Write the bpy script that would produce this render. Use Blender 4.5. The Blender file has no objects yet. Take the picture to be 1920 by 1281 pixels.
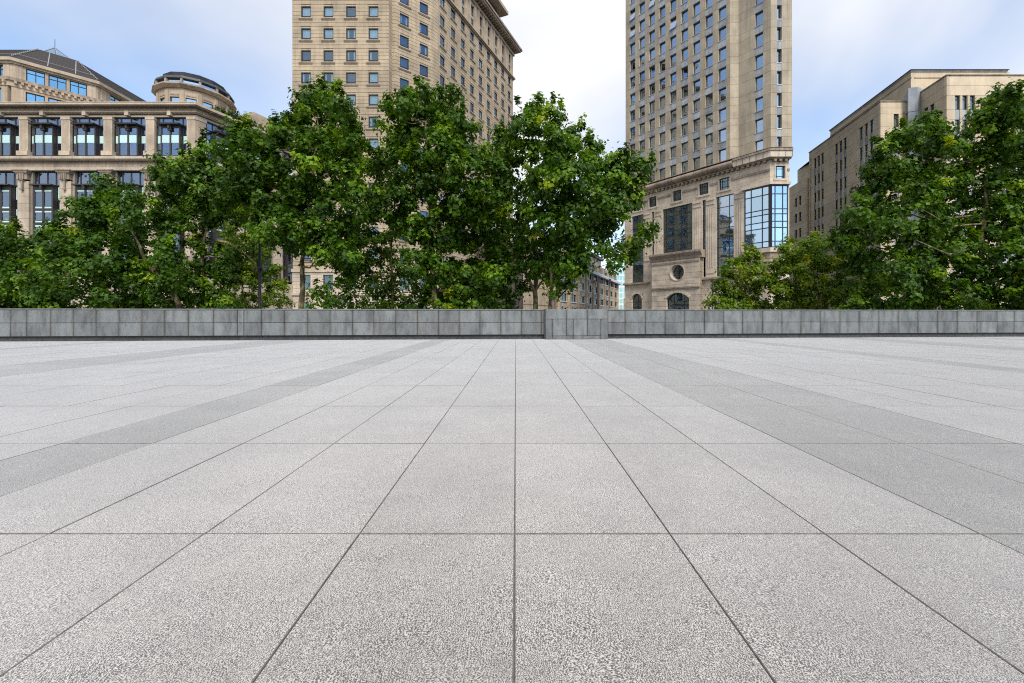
import bpy, math, random
import numpy as np
from mathutils import Vector

# ------------------------------------------------------------------ camera, sky, sun, exposure
SC = bpy.context.scene
COL = SC.collection
FPX, CX, CY, EYE = 812.0, 967.0, 593.5, 1.05        # focal length and principal point in 1920-px units; eye height in metres

cam_d = bpy.data.cameras.new('camera'); cam = bpy.data.objects.new('camera', cam_d); COL.objects.link(cam)
cam.location = (0, 0, EYE); cam.rotation_euler = (math.radians(90), 0, 0)
cam_d.sensor_width = 36; cam_d.lens = FPX / 1920 * 36
cam_d.shift_x = -(CX - 960) / 1920; cam_d.shift_y = -(640.5 - CY) / 1920
cam_d.clip_start = 0.05; cam_d.clip_end = 5000
SC.camera = cam

SUN_AZ, SUN_EL = math.radians(165), math.radians(47)
W = bpy.data.worlds.new('World'); SC.world = W; W.use_nodes = True
nt = W.node_tree; N = nt.nodes; L = nt.links; N.clear()
w_out = N.new('ShaderNodeOutputWorld'); w_bg = N.new('ShaderNodeBackground'); w_bg.inputs['Strength'].default_value = 0.105
sky = N.new('ShaderNodeTexSky'); sky.sky_type = 'NISHITA'; sky.sun_disc = False
sky.sun_elevation = SUN_EL; sky.sun_rotation = SUN_AZ; sky.air_density = 1.0; sky.dust_density = 0.4; sky.ozone_density = 1.2
tc = N.new('ShaderNodeTexCoord'); sep = N.new('ShaderNodeSeparateXYZ'); L.new(tc.outputs['Generated'], sep.inputs[0])
addz = N.new('ShaderNodeMath'); addz.operation = 'ADD'; addz.inputs[1].default_value = 0.45; L.new(sep.outputs['Z'], addz.inputs[0])
mxz = N.new('ShaderNodeMath'); mxz.operation = 'MAXIMUM'; mxz.inputs[1].default_value = 0.3; L.new(addz.outputs[0], mxz.inputs[0])
dv = N.new('ShaderNodeVectorMath'); dv.operation = 'DIVIDE'; comb = N.new('ShaderNodeCombineXYZ')
for i in range(3): L.new(mxz.outputs[0], comb.inputs[i])
L.new(tc.outputs['Generated'], dv.inputs[0]); L.new(comb.outputs[0], dv.inputs[1])
cmap = N.new('ShaderNodeMapping'); cmap.inputs['Location'].default_value = (3.3, 1.7, 0); cmap.inputs['Scale'].default_value = (1.0, 0.8, 1.0)
L.new(dv.outputs[0], cmap.inputs[0])
cn = N.new('ShaderNodeTexNoise'); cn.inputs['Scale'].default_value = 1.1; cn.inputs['Detail'].default_value = 5; cn.inputs['Roughness'].default_value = 0.45
cn.inputs['Distortion'].default_value = 0.4
L.new(cmap.outputs[0], cn.inputs['Vector'])
cr = N.new('ShaderNodeMapRange'); cr.inputs['From Min'].default_value = 0.34; cr.inputs['From Max'].default_value = 0.58
cr.inputs['To Min'].default_value = 0.10; cr.inputs['To Max'].default_value = 0.98
L.new(cn.outputs['Fac'], cr.inputs['Value'])
cmix = N.new('ShaderNodeMix'); cmix.data_type = 'RGBA'
L.new(cr.outputs[0], cmix.inputs['Factor']); L.new(sky.outputs[0], cmix.inputs['A']); cmix.inputs['B'].default_value = (4.2, 4.25, 4.4, 1)
L.new(cmix.outputs['Result'], w_bg.inputs['Color']); L.new(w_bg.outputs[0], w_out.inputs['Surface'])

sun_d = bpy.data.lights.new('sun', 'SUN'); sun_d.energy = 1.5; sun_d.angle = math.radians(20); sun_d.color = (1.0, 0.93, 0.83)
sun = bpy.data.objects.new('sun', sun_d); COL.objects.link(sun)
sv = Vector((math.sin(SUN_AZ) * math.cos(SUN_EL), math.cos(SUN_AZ) * math.cos(SUN_EL), math.sin(SUN_EL)))
sun.rotation_euler = (-sv).to_track_quat('-Z', 'Y').to_euler(); sun.location = (20, -30, 60)

SC.view_settings.view_transform = 'Standard'; SC.view_settings.look = 'None'
SC.view_settings.gamma = 1.0; SC.view_settings.use_curve_mapping = False
SC.view_settings.exposure = 1.2
SC.render.engine = 'CYCLES'
SC.cycles.use_denoising = False; SC.cycles.filter_width = 1.1
SC.cycles.max_bounces = 6; SC.cycles.sample_clamp_indirect = 4.0; SC.cycles.transparent_max_bounces = 8

random.seed(7)
RNG = np.random.default_rng(11)

# ------------------------------------------------------------------ materials
MATS = {}
def _mat(name):
    m = bpy.data.materials.new(name); m.use_nodes = True; MATS[name] = m
    return m, m.node_tree.nodes, m.node_tree.links, m.node_tree.nodes['Principled BSDF']
def _noise(n, l, vec, scale, detail=3, rough=0.55):
    t = n.new('ShaderNodeTexNoise'); t.inputs['Scale'].default_value = scale; t.inputs['Detail'].default_value = detail
    t.inputs['Roughness'].default_value = rough; l.new(vec, t.inputs['Vector']); return t
def _ramp(n, l, fac, stops):
    r = n.new('ShaderNodeValToRGB'); e = r.color_ramp.elements
    while len(e) < len(stops): e.new(0.5)
    for k, (p, c) in enumerate(stops): e[k].position = p; e[k].color = (*c, 1)
    l.new(fac, r.inputs[0]); return r
def _mulv(n, l, colour, value):
    m = n.new('ShaderNodeMix'); m.data_type = 'RGBA'; m.blend_type = 'MULTIPLY'; m.inputs['Factor'].default_value = 1
    l.new(colour, m.inputs['A']); l.new(value, m.inputs['B']); return m.outputs['Result']
def _map(n, l, val, a, b, lo=0.0, hi=1.0):
    m = n.new('ShaderNodeMapRange'); m.inputs['From Min'].default_value = lo; m.inputs['From Max'].default_value = hi
    m.inputs['To Min'].default_value = a; m.inputs['To Max'].default_value = b; l.new(val, m.inputs['Value']); return m.outputs[0]

def stone(name, col, var=0.16, streak=0.25, rough=0.85, grain=14.0, rnd=0.14, bump=0.15, warm=None):
    """Cladding stone: blotches, fine grain, rain streaks, a tone of its own for each object."""
    streak *= 0.6
    m, n, l, b = _mat(name)
    geo = n.new('ShaderNodeNewGeometry'); oi = n.new('ShaderNodeObjectInfo')
    big = _noise(n, l, geo.outputs['Position'], 0.55, 4)
    dark = [c * (1 - var * 1.6) for c in col]; lite = [min(1, c * (1 + var)) for c in col]
    if warm: lite = [min(1, c * (1 + var) * w) for c, w in zip(col, warm)]
    base = _ramp(n, l, big.outputs['Fac'], [(0.28, dark), (0.72, lite)])
    mp = n.new('ShaderNodeMapping'); mp.inputs['Scale'].default_value = (2.6, 2.6, 0.16); l.new(geo.outputs['Position'], mp.inputs[0])
    st = _noise(n, l, mp.outputs[0], 1.0, 5, 0.7)
    c1 = _mulv(n, l, base.outputs[0], _map(n, l, st.outputs['Fac'], 1 - streak, 1.0, 0.36, 0.56))
    fine = _noise(n, l, geo.outputs['Position'], grain, 3)
    c2 = _mulv(n, l, c1, _map(n, l, fine.outputs['Fac'], 0.86, 1.1, 0.3, 0.7))
    c3 = _mulv(n, l, c2, _map(n, l, oi.outputs['Random'], 1 - rnd, 1 + rnd * 0.5))
    l.new(c3, b.inputs['Base Color']); b.inputs['Roughness'].default_value = rough
    bp = n.new('ShaderNodeBump'); bp.inputs['Strength'].default_value = bump; bp.inputs['Distance'].default_value = 0.02
    l.new(fine.outputs['Fac'], bp.inputs['Height']); l.new(bp.outputs[0], b.inputs['Normal'])
    return m
stone('tan_stone', (0.48, 0.39, 0.275), streak=0.30, warm=(1.0, 0.98, 0.95))
stone('pink_stone', (0.54, 0.445, 0.335), streak=0.22)
stone('brown_stone', (0.48, 0.385, 0.28), streak=0.30)
stone('sand_stone', (0.45, 0.385, 0.285), streak=0.30, var=0.14)
stone('podium_stone', (0.62, 0.525, 0.41), streak=0.18)
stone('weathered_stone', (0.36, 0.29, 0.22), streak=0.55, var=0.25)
stone('cream_stone', (0.64, 0.53, 0.375), streak=0.16, var=0.10)
stone('grey_stone', (0.33, 0.36, 0.39), streak=0.30)
stone('old_stone', (0.56, 0.44, 0.30), streak=0.45, var=0.22)
stone('pale_render', (0.62, 0.64, 0.66), streak=0.2)
stone('joint', (0.085, 0.070, 0.055), streak=0.1)
stone('grey_panel', (0.42, 0.45, 0.48), streak=0.45, var=0.2, rnd=0.22)

def plain(name, col, rough=0.5, metal=0.0, var=0.12, scale=3.0, rnd=0.0):
    m, n, l, b = _mat(name)
    geo = n.new('ShaderNodeNewGeometry'); t = _noise(n, l, geo.outputs['Position'], scale, 4)
    r = _ramp(n, l, t.outputs['Fac'], [(0.3, [c * (1 - var) for c in col]), (0.7, [min(1, c * (1 + var)) for c in col])])
    out = r.outputs[0]
    if rnd:
        oi = n.new('ShaderNodeObjectInfo'); out = _mulv(n, l, out, _map(n, l, oi.outputs['Random'], 1 - rnd, 1 + rnd))
    l.new(out, b.inputs['Base Color']); b.inputs['Roughness'].default_value = rough; b.inputs['Metallic'].default_value = metal
    return m
plain('dark_metal', (0.018, 0.018, 0.022), 0.45)
plain('brown_metal', (0.035, 0.028, 0.026), 0.5)
plain('black_paint', (0.012, 0.012, 0.013), 0.5)
plain('pale_metal', (0.30, 0.31, 0.32), 0.5)
plain('white_metal', (0.75, 0.77, 0.78), 0.4)
plain('frosted_glass', (0.52, 0.74, 0.71), 0.25, var=0.05, rnd=0.08)
plain('roof_tile', (0.035, 0.027, 0.024), 0.65, var=0.35, scale=9)
plain('roof_slate', (0.055, 0.06, 0.07), 0.55, var=0.3, scale=5)
plain('curtain_cloth', (0.72, 0.80, 0.82), 0.8, var=0.06, rnd=0.12)
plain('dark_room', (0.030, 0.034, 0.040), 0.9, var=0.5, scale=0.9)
plain('asphalt', (0.05, 0.05, 0.052), 0.9, var=0.3, scale=30)
plain('soil', (0.06, 0.045, 0.03), 0.95, var=0.4, scale=8)
plain('grout', (0.15, 0.14, 0.125), 0.95, var=0.4, scale=20)
plain('copper_pipe', (0.30, 0.20, 0.11), 0.6)
plain('clay_roof', (0.16, 0.10, 0.085), 0.8, var=0.3, scale=4)

def glass(name, tint, refl, rough=0.03, clear=None, wob=0.0):
    """Coated window glass: part mirror, part see-through to what stands behind it."""
    m, n, l, b = _mat(name); n.remove(b)
    out = n['Material Output']
    g = n.new('ShaderNodeBsdfGlossy'); g.inputs['Color'].default_value = (*tint, 1); g.inputs['Roughness'].default_value = rough
    if wob:
        geo = n.new('ShaderNodeNewGeometry'); t = _noise(n, l, geo.outputs['Position'], 0.9, 2)
        bp = n.new('ShaderNodeBump'); bp.inputs['Strength'].default_value = wob; bp.inputs['Distance'].default_value = 0.1
        l.new(t.outputs['Fac'], bp.inputs['Height']); l.new(bp.outputs[0], g.inputs['Normal'])
    tr = n.new('ShaderNodeBsdfTransparent'); tr.inputs['Color'].default_value = (*(clear or (0.75, 0.82, 0.85)), 1)
    mx = n.new('ShaderNodeMixShader')
    oi = n.new('ShaderNodeObjectInfo'); l.new(_map(n, l, oi.outputs['Random'], refl * 0.82, min(1, refl * 1.15)), mx.inputs[0])
    l.new(tr.outputs[0], mx.inputs[1]); l.new(g.outputs[0], mx.inputs[2]); l.new(mx.outputs[0], out.inputs['Surface'])
    return m
glass('hotel_glass', (0.52, 0.68, 0.86), 0.16, wob=0.05)
glass('office_glass', (0.66, 0.78, 0.90), 0.52, wob=0.04)
glass('dark_glass', (0.55, 0.70, 0.78), 0.17, wob=0.06)
glass('blue_glass', (0.56, 0.74, 0.88), 0.78, wob=0.04)
glass('sky_glass', (0.38, 0.68, 0.82), 0.55, wob=0.04)
glass('bay_glass', (0.52, 0.64, 0.82), 0.28, wob=0.05)
glass('sash_glass', (0.95, 0.97, 1.0), 0.9)
glass('teal_glass', (0.40, 0.66, 0.70), 0.7)

def granite(name, dark, lite, mid, sheen, pits=1.0, tone=0.08):
    """Bush-hammered granite paving: millimetre grain, ripples left by the tool, cloudy wear, each slab its own tone."""
    m, n, l, b = _mat(name)
    geo = n.new('ShaderNodeNewGeometry'); oi = n.new('ShaderNodeObjectInfo')
    warp = _noise(n, l, geo.outputs['Position'], 2.2, 2)
    mp = n.new('ShaderNodeMapping'); mp.inputs['Scale'].default_value = (1.0, 1.35, 1.0); l.new(geo.outputs['Position'], mp.inputs[0])
    off = n.new('ShaderNodeVectorMath'); off.operation = 'MULTIPLY_ADD'; off.inputs[1].default_value = (0.25, 0.25, 0.25)
    l.new(warp.outputs['Color'], off.inputs[0]); l.new(mp.outputs[0], off.inputs[2])
    g1 = _noise(n, l, off.outputs[0], 235, 2, 0.6)
    g2 = _noise(n, l, geo.outputs['Position'], 420, 1, 0.5)
    wv = n.new('ShaderNodeTexWave'); wv.inputs['Scale'].default_value = 34; wv.inputs['Distortion'].default_value = 9; wv.inputs['Detail'].default_value = 2
    wv.inputs['Detail Scale'].default_value = 2.4; l.new(off.outputs[0], wv.inputs['Vector'])
    sm = n.new('ShaderNodeMath'); sm.operation = 'MULTIPLY_ADD'; sm.inputs[1].default_value = 0.16; l.new(wv.outputs['Fac'], sm.inputs[0]); l.new(g1.outputs['Fac'], sm.inputs[2])
    s2 = n.new('ShaderNodeMath'); s2.operation = 'MULTIPLY_ADD'; s2.inputs[1].default_value = 0.35; l.new(g2.outputs['Fac'], s2.inputs[0]); l.new(sm.outputs[0], s2.inputs[2])
    base = _ramp(n, l, s2.outputs[0], [(0.62, dark), (0.73, mid), (0.86, lite)])
    cl = _noise(n, l, geo.outputs['Position'], 1.1, 5, 0.62)
    c1 = _mulv(n, l, base.outputs[0], _map(n, l, cl.outputs['Fac'], 0.86, 1.07, 0.3, 0.7))
    spot = _noise(n, l, geo.outputs['Position'], 6.5, 4, 0.7)
    c1 = _mulv(n, l, c1, _map(n, l, spot.outputs['Fac'], 0.80, 1.0, 0.26, 0.40))
    vo = n.new('ShaderNodeTexVoronoi'); vo.inputs['Scale'].default_value = 1.7; l.new(geo.outputs['Position'], vo.inputs['Vector'])
    c1 = _mulv(n, l, c1, _map(n, l, vo.outputs['Distance'], 0.55, 1.0, 0.012, 0.030))          # trodden gum and drips
    wear = _noise(n, l, geo.outputs['Position'], 0.42, 6, 0.68)
    c1 = _mulv(n, l, c1, _map(n, l, wear.outputs['Fac'], 0.78, 1.06, 0.34, 0.60))
    c2 = _mulv(n, l, c1, _map(n, l, oi.outputs['Random'], 1 - tone, 1 + tone * 0.6))
    c3 = _mulv(n, l, c2, _map(n, l, geo.outputs['Random Per Island'], 1 - tone, 1 + tone * 0.4))
    l.new(c3, b.inputs['Base Color']); b.inputs['Roughness'].default_value = 0.55
    b.inputs['Diffuse Roughness'].default_value = 1.0; b.inputs['Sheen Tint'].default_value = (1.0, 0.925, 0.85, 1); b.inputs['Sheen Weight'].default_value = sheen; b.inputs['Sheen Roughness'].default_value = 0.45
    bp = n.new('ShaderNodeBump'); bp.inputs['Strength'].default_value = 0.55 * pits; bp.inputs['Distance'].default_value = 0.004
    l.new(s2.outputs[0], bp.inputs['Height']); l.new(bp.outputs[0], b.inputs['Normal'])
    return m
granite('light_granite', (0.013, 0.0125, 0.0115), (0.57, 0.54, 0.492), (0.114, 0.108, 0.0985), 1.0)
granite('grey_granite', (0.016, 0.0158, 0.0147), (0.45, 0.44, 0.405), (0.115, 0.1125, 0.104), 0.72)

def wall_granite():
    m, n, l, b = _mat('wall_granite')
    geo = n.new('ShaderNodeNewGeometry'); oi = n.new('ShaderNodeObjectInfo'); tcx = n.new('ShaderNodeTexCoord')
    g = _noise(n, l, geo.outputs['Position'], 55, 2, 0.7)
    base = _ramp(n, l, g.outputs['Fac'], [(0.32, (0.115, 0.125, 0.125)), (0.68, (0.245, 0.262, 0.262))])
    c = _mulv(n, l, base.outputs[0], _map(n, l, oi.outputs['Random'], 0.80, 1.12))
    mp = n.new('ShaderNodeMapping'); mp.inputs['Scale'].default_value = (3.0, 3.0, 0.9); l.new(geo.outputs['Position'], mp.inputs[0])
    st = _noise(n, l, mp.outputs[0], 1.0, 6, 0.7)
    c = _mulv(n, l, c, _map(n, l, st.outputs['Fac'], 0.58, 1.08, 0.34, 0.56))
    # brown dirt that has run out of the joints: the panel's own edges
    sx = n.new('ShaderNodeSeparateXYZ'); l.new(tcx.outputs['Generated'], sx.inputs[0])
    e = n.new('ShaderNodeMath'); e.operation = 'PINGPONG'; e.inputs[1].default_value = 0.5; l.new(sx.outputs['X'], e.inputs[0])
    ew = n.new('ShaderNodeMath'); ew.operation = 'MULTIPLY_ADD'; ew.inputs[1].default_value = -0.10; l.new(st.outputs['Fac'], ew.inputs[0]); l.new(e.outputs[0], ew.inputs[2])
    ed = _ramp(n, l, ew.outputs[0], [(0.0, (0.80, 0.77, 0.72)), (0.025, (1, 1, 1))])
    c = _mulv(n, l, c, ed.outputs[0])
    l.new(c, b.inputs['Base Color']); b.inputs['Roughness'].default_value = 0.6
    bp = n.new('ShaderNodeBump'); bp.inputs['Strength'].default_value = 0.25; bp.inputs['Distance'].default_value = 0.01
    l.new(g.outputs['Fac'], bp.inputs['Height']); l.new(bp.outputs[0], b.inputs['Normal'])
wall_granite()
plain('plinth_granite', (0.05, 0.052, 0.05), 0.7, var=0.4, scale=7, rnd=0.2)
plain('coping_granite', (0.16, 0.165, 0.16), 0.7, var=0.3, scale=5)

def bark():
    m, n, l, b = _mat('plane_bark')
    geo = n.new('ShaderNodeNewGeometry'); mp = n.new('ShaderNodeMapping'); mp.inputs['Scale'].default_value = (5, 5, 2.2)
    l.new(geo.outputs['Position'], mp.inputs[0]); t = _noise(n, l, mp.outputs[0], 1.0, 4, 0.6)
    r = _ramp(n, l, t.outputs['Fac'], [(0.32, (0.045, 0.03, 0.018)), (0.47, (0.10, 0.075, 0.04)), (0.56, (0.23, 0.185, 0.075)), (0.68, (0.36, 0.33, 0.19))])
    l.new(r.outputs[0], b.inputs['Base Color']); b.inputs['Roughness'].default_value = 0.85
    bp = n.new('ShaderNodeBump'); bp.inputs['Strength'].default_value = 0.4; bp.inputs['Distance'].default_value = 0.03
    l.new(t.outputs['Fac'], bp.inputs['Height']); l.new(bp.outputs[0], b.inputs['Normal'])
bark()
def leaf(name, stops, trans=0.28):
    m, n, l, b = _mat(name)
    at = n.new('ShaderNodeAttribute'); at.attribute_name = 'tint'
    r = _ramp(n, l, at.outputs['Fac'], stops)
    l.new(r.outputs[0], b.inputs['Base Color']); b.inputs['Roughness'].default_value = 0.45; b.inputs['Specular IOR Level'].default_value = 0.28
    tl = n.new('ShaderNodeBsdfTranslucent'); tr = n.new('ShaderNodeMix'); tr.data_type = 'RGBA'; tr.blend_type = 'MULTIPLY'; tr.inputs['Factor'].default_value = 1
    l.new(r.outputs[0], tr.inputs['A']); tr.inputs['B'].default_value = (1.6, 1.5, 0.5, 1); l.new(tr.outputs['Result'], tl.inputs['Color'])
    mx = n.new('ShaderNodeMixShader'); mx.inputs[0].default_value = trans
    l.new(b.outputs[0], mx.inputs[1]); l.new(tl.outputs[0], mx.inputs[2]); l.new(mx.outputs[0], n['Material Output'].inputs['Surface'])
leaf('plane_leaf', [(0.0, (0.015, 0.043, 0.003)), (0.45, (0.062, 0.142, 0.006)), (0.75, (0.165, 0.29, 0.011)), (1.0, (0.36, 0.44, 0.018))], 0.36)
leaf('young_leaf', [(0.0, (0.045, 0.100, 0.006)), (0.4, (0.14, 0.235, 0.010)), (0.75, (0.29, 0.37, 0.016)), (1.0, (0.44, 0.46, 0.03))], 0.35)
leaf('grass_leaf', [(0.0, (0.03, 0.06, 0.012)), (1.0, (0.10, 0.15, 0.03))])

# ------------------------------------------------------------------ building blocks
class MB:
    """Collects boxes, prisms and tubes into one mesh."""
    def __init__(s): s.v = []; s.f = []
    def box(s, x0, x1, y0, y1, z0, z1):
        b = len(s.v)
        s.v += [(x0, y0, z0), (x1, y0, z0), (x1, y1, z0), (x0, y1, z0), (x0, y0, z1), (x1, y0, z1), (x1, y1, z1), (x0, y1, z1)]
        s.f += [(b, b + 3, b + 2, b + 1), (b + 4, b + 5, b + 6, b + 7), (b, b + 1, b + 5, b + 4), (b + 1, b + 2, b + 6, b + 5), (b + 2, b + 3, b + 7, b + 6), (b + 3, b, b + 4, b + 7)]
        return s
    def prism(s, poly, z0, z1, top=None):
        b = len(s.v); k = len(poly); tp = top or poly
        s.v += [(x, y, z0) for x, y in poly] + [(x, y, z1) for x, y in tp]
        s.f += [tuple(range(b + k - 1, b - 1, -1)), tuple(range(b + k, b + 2 * k))]
        s.f += [(b + i, b + (i + 1) % k, b + k + (i + 1) % k, b + k + i) for i in range(k)]
        return s
    def extrude_x(s, prof, x0, x1):
        """A moulding profile of (y, z) points run along x."""
        b = len(s.v); k = len(prof)
        s.v += [(x0, y, z) for y, z in prof] + [(x1, y, z) for y, z in prof]
        s.f += [tuple(range(b, b + k)), tuple(range(b + 2 * k - 1, b + k - 1, -1))]
        s.f += [(b + i, b + k + i, b + k + (i + 1) % k, b + (i + 1) % k) for i in range(k)]
        return s
    def tube(s, pts, radii, seg=8, cap=True):
        pts = [Vector(p) for p in pts]; b0 = len(s.v); n = len(pts)
        for i, p in enumerate(pts):
            d = (pts[min(i + 1, n - 1)] - pts[max(i - 1, 0)]).normalized()
            a = d.orthogonal().normalized() if i == 0 else (s._a - d * s._a.dot(d)).normalized()
            s._a = a; c = d.cross(a)
            for j in range(seg):
                th = 2 * math.pi * j / seg
                q = p + (a * math.cos(th) + c * math.sin(th)) * radii[i]; s.v.append(tuple(q))
        for i in range(n - 1):
            for j in range(seg):
                k = (j + 1) % seg
                s.f.append((b0 + i * seg + j, b0 + i * seg + k, b0 + (i + 1) * seg + k, b0 + (i + 1) * seg + j))
        if cap:
            s.f.append(tuple(b0 + j for j in range(seg - 1, -1, -1))); s.f.append(tuple(b0 + (n - 1) * seg + j for j in range(seg)))
        return s
    def mesh(s, name, mat, smooth=False, edge=None):
        me = bpy.data.meshes.new(name); me.from_pydata(s.v, [], s.f); me.materials.append(MATS[mat])
        if smooth: me.shade_smooth()
        if edge:
            me.materials.append(MATS[edge])
            for p in me.polygons: p.material_index = 0 if p.normal.z > .9 else 1
        me.update(); return me

def put(name, me, parent=None, loc=(0, 0, 0), rz=0.0):
    """One object showing a mesh; loc is in the parent's own space."""
    o = bpy.data.objects.new(name, me); COL.objects.link(o)
    if parent is not None: o.parent = parent
    o.location = loc; o.rotation_euler = (0, 0, rz)
    return o
def thing(name, label, cat, loc=(0, 0, 0), group=None):
    o = bpy.data.objects.new(name, None); COL.objects.link(o); o.location = loc; o.empty_display_size = 0.5
    o['label'] = label; o['category'] = cat
    if group: o['group'] = group
    return o
def tag(o, label, cat, group=None):
    o['label'] = label; o['category'] = cat
    if group: o['group'] = group
    return o
def gx(px, Y): return (px - CX) / FPX * Y
def gz(py, Y): return EYE + (CY - py) / FPX * Y

class Face:
    """A vertical facade plane. Local x runs along it, y into the building, z up. vp is where its level lines vanish (None: square to the view)."""
    def __init__(s, root, px=None, Y=None, vp=None, org=None, u=None, push=0.0):
        s.root = root
        s.o = Vector(org) if org is not None else Vector((gx(px, Y), Y))
        if u is not None: s.u = Vector(u).normalized()
        elif vp is None: s.u = Vector((1, 0))
        else:
            d = Vector(((vp - CX) / FPX, 1)).normalized(); s.u = d if vp > px else -d
        s.n = Vector((s.u.y, -s.u.x)); s.o = s.o + s.n * push
        s.rz = math.atan2(s.u.y, s.u.x)
    def t(s, px):
        a = (px - CX) / FPX
        return (a * s.o.y - s.o.x) / (s.u.x - a * s.u.y)
    def Y(s, t): return s.o.y + t * s.u.y
    def z(s, py, t): return gz(py, s.Y(t))
    def P(s, t, y=0.0): return s.o + s.u * t - s.n * y
    def put(s, name, me, t=0.0, z=0.0, y=0.0, parent=None):
        if parent is not None: return put(name, me, parent, (0, 0, 0))
        p = s.P(t, y); r = s.root.location
        return put(name, me, s.root, (p.x - r.x, p.y - r.y, z - r.z), s.rz)
    def add(s, name, mb, mat, **k): return s.put(name, mb.mesh(name, mat), **k)

def masonry(mb, t0, t1, courses, openings, y0=0.0, y1=0.4, gap=0.03, vj=None, vgap=0.02):
    """Courses of stone with real joints between them, left open where windows sit."""
    for ci, (a, b) in enumerate(courses):
        b2 = b - gap
        zs = sorted({a, b2} | {z for o in openings for z in (o[2], o[3]) if a < z < b2})
        for za, zb in zip(zs[:-1], zs[1:]):
            if zb - za < 0.004: continue
            zm = (za + zb) / 2; cuts = sorted((max(t0, o[0]), min(t1, o[1])) for o in openings if o[2] < zm < o[3] and o[1] > t0 and o[0] < t1)
            x = t0; spans = []
            for ca, cb in cuts:
                if ca > x: spans.append((x, ca))
                x = max(x, cb)
            if x < t1: spans.append((x, t1))
            for sa, sb in spans:
                if not vj: mb.box(sa, sb, y0, y1, za, zb); continue
                off = vj * 0.5 * (ci % 2); k = math.floor((sa - off) / vj) + 1; p = sa
                while off + k * vj < sb - 0.12:
                    q = off + k * vj
                    if q - p > 0.12: mb.box(p, q - vgap, y0, y1, za, zb); p = q
                    k += 1
                mb.box(p, sb, y0, y1, za, zb)
    return mb
def frame_mb(w, h, bar, y0, y1, cols=(), rows=(), inner=None, x0=None):
    """Window frame with mullions at the given x and transoms at the given z; origin at the middle of its foot."""
    m = MB(); inner = inner or bar; a = -w / 2 if x0 is None else x0
    m.box(a, a + bar, y0, y1, 0, h).box(a + w - bar, a + w, y0, y1, 0, h)
    m.box(a + bar, a + w - bar, y0, y1, 0, bar).box(a + bar, a + w - bar, y0, y1, h - bar, h)
    for c in cols: m.box(c - inner / 2, c + inner / 2, y0 + 0.012, y1 - 0.008, bar, h - bar)
    for r in rows: m.box(a + bar, a + w - bar, y0 + 0.016, y1 - 0.012, r - inner / 2, r + inner / 2)
    return m

def offset_line(pts, d):
    """The plan polyline moved outwards by d with mitred corners (outwards is to the right of travel)."""
    P = [Vector(p) for p in pts]; out = []
    for i, p in enumerate(P):
        us = []
        if i > 0: us.append((p - P[i - 1]).normalized())
        if i < len(P) - 1: us.append((P[i + 1] - p).normalized())
        ns = [Vector((u.y, -u.x)) for u in us]
        if len(ns) == 1: out.append(p + ns[0] * d)
        else:
            m = (ns[0] + ns[1]).normalized(); out.append(p + m * (d / max(0.35, m.dot(ns[0]))))
    return out
def ribbon(mb, pts, prof):
    """A moulding run along a plan polyline; prof is (outwards, z) points, closed."""
    lines = [offset_line(pts, d) for d, z in prof]; k = len(prof); n = len(pts); b = len(mb.v)
    for i in range(n):
        for j in range(k): mb.v.append((lines[j][i].x, lines[j][i].y, prof[j][1]))
    for i in range(n - 1):
        for j in range(k):
            q = (j + 1) % k
            mb.f.append((b + i * k + j, b + (i + 1) * k + j, b + (i + 1) * k + q, b + i * k + q))
    mb.f.append(tuple(b + j for j in range(k - 1, -1, -1))); mb.f.append(tuple(b + (n - 1) * k + j for j in range(k)))
    return mb
def band(root, name, pts, out, inn, z0, z1, mat):
    r = root.location
    mb = ribbon(MB(), [(p[0] - r.x, p[1] - r.y) for p in pts], [(out, z0 - r.z), (out, z1 - r.z), (-inn, z1 - r.z), (-inn, z0 - r.z)])
    return put(name, mb.mesh(name, mat), root)
def body(root, name, poly, z0, z1, mat):
    r = root.location
    return put(name, MB().prism([(p[0] - r.x, p[1] - r.y) for p in poly], z0 - r.z, z1 - r.z).mesh(name, mat), root)

# ------------------------------------------------------------------ the setting: street ground and plaza paving
g = put('street_ground', MB().prism([(-900, -300), (900, -300), (900, 1500), (-900, 1500)], -0.6, -0.12).mesh('street_ground', 'asphalt')); g['kind'] = 'structure'

CW, ROW0, ROWD = 0.75, 2.095, 1.49
cols = []
def run(start, sgn):
    x = 0.0 if sgn > 0 else 0.0
    seq = ([(1, 'l')] * 3 + [(1.265, 'g')] * 2) if sgn > 0 else ([(1, 'l')] * 4 + [(1, 'g')])
    wide = sgn < 0
    while x < 46:
        for w, k in seq:
            a, b = x, x + w; cols.append((min(sgn * a, sgn * b) * CW - 0.005, max(sgn * a, sgn * b) * CW - 0.005, k)); x = b
        seq = [(1, 'l')] * 7 + ([(1.265, 'g')] * 2 if wide else [(1, 'g')]); wide = not wide
run(0, 1); run(0, -1)
slabs = []
for r in range(-4, 17):
    y0 = ROW0 + ROWD * r; y1 = y0 + ROWD
    for a, b, k in cols:
        vis = 0
        for i in range(5):
            for j in range(5):
                X = a + (b - a) * i / 4; Yd = y0 + (y1 - y0) * j / 4
                if Yd > 0.3:
                    px = CX + X / Yd * FPX; py = CY + EYE / Yd * FPX
                    if 0 <= px <= 1920 and py <= 1281 and Yd < 20.05 + 0.092 * X: vis += 1 / (Yd + 0.2) ** 3
        slabs.append((vis * (b - a), a, b, y0, y1, k))
slabs.sort(key=lambda s: -s[0])
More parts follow.
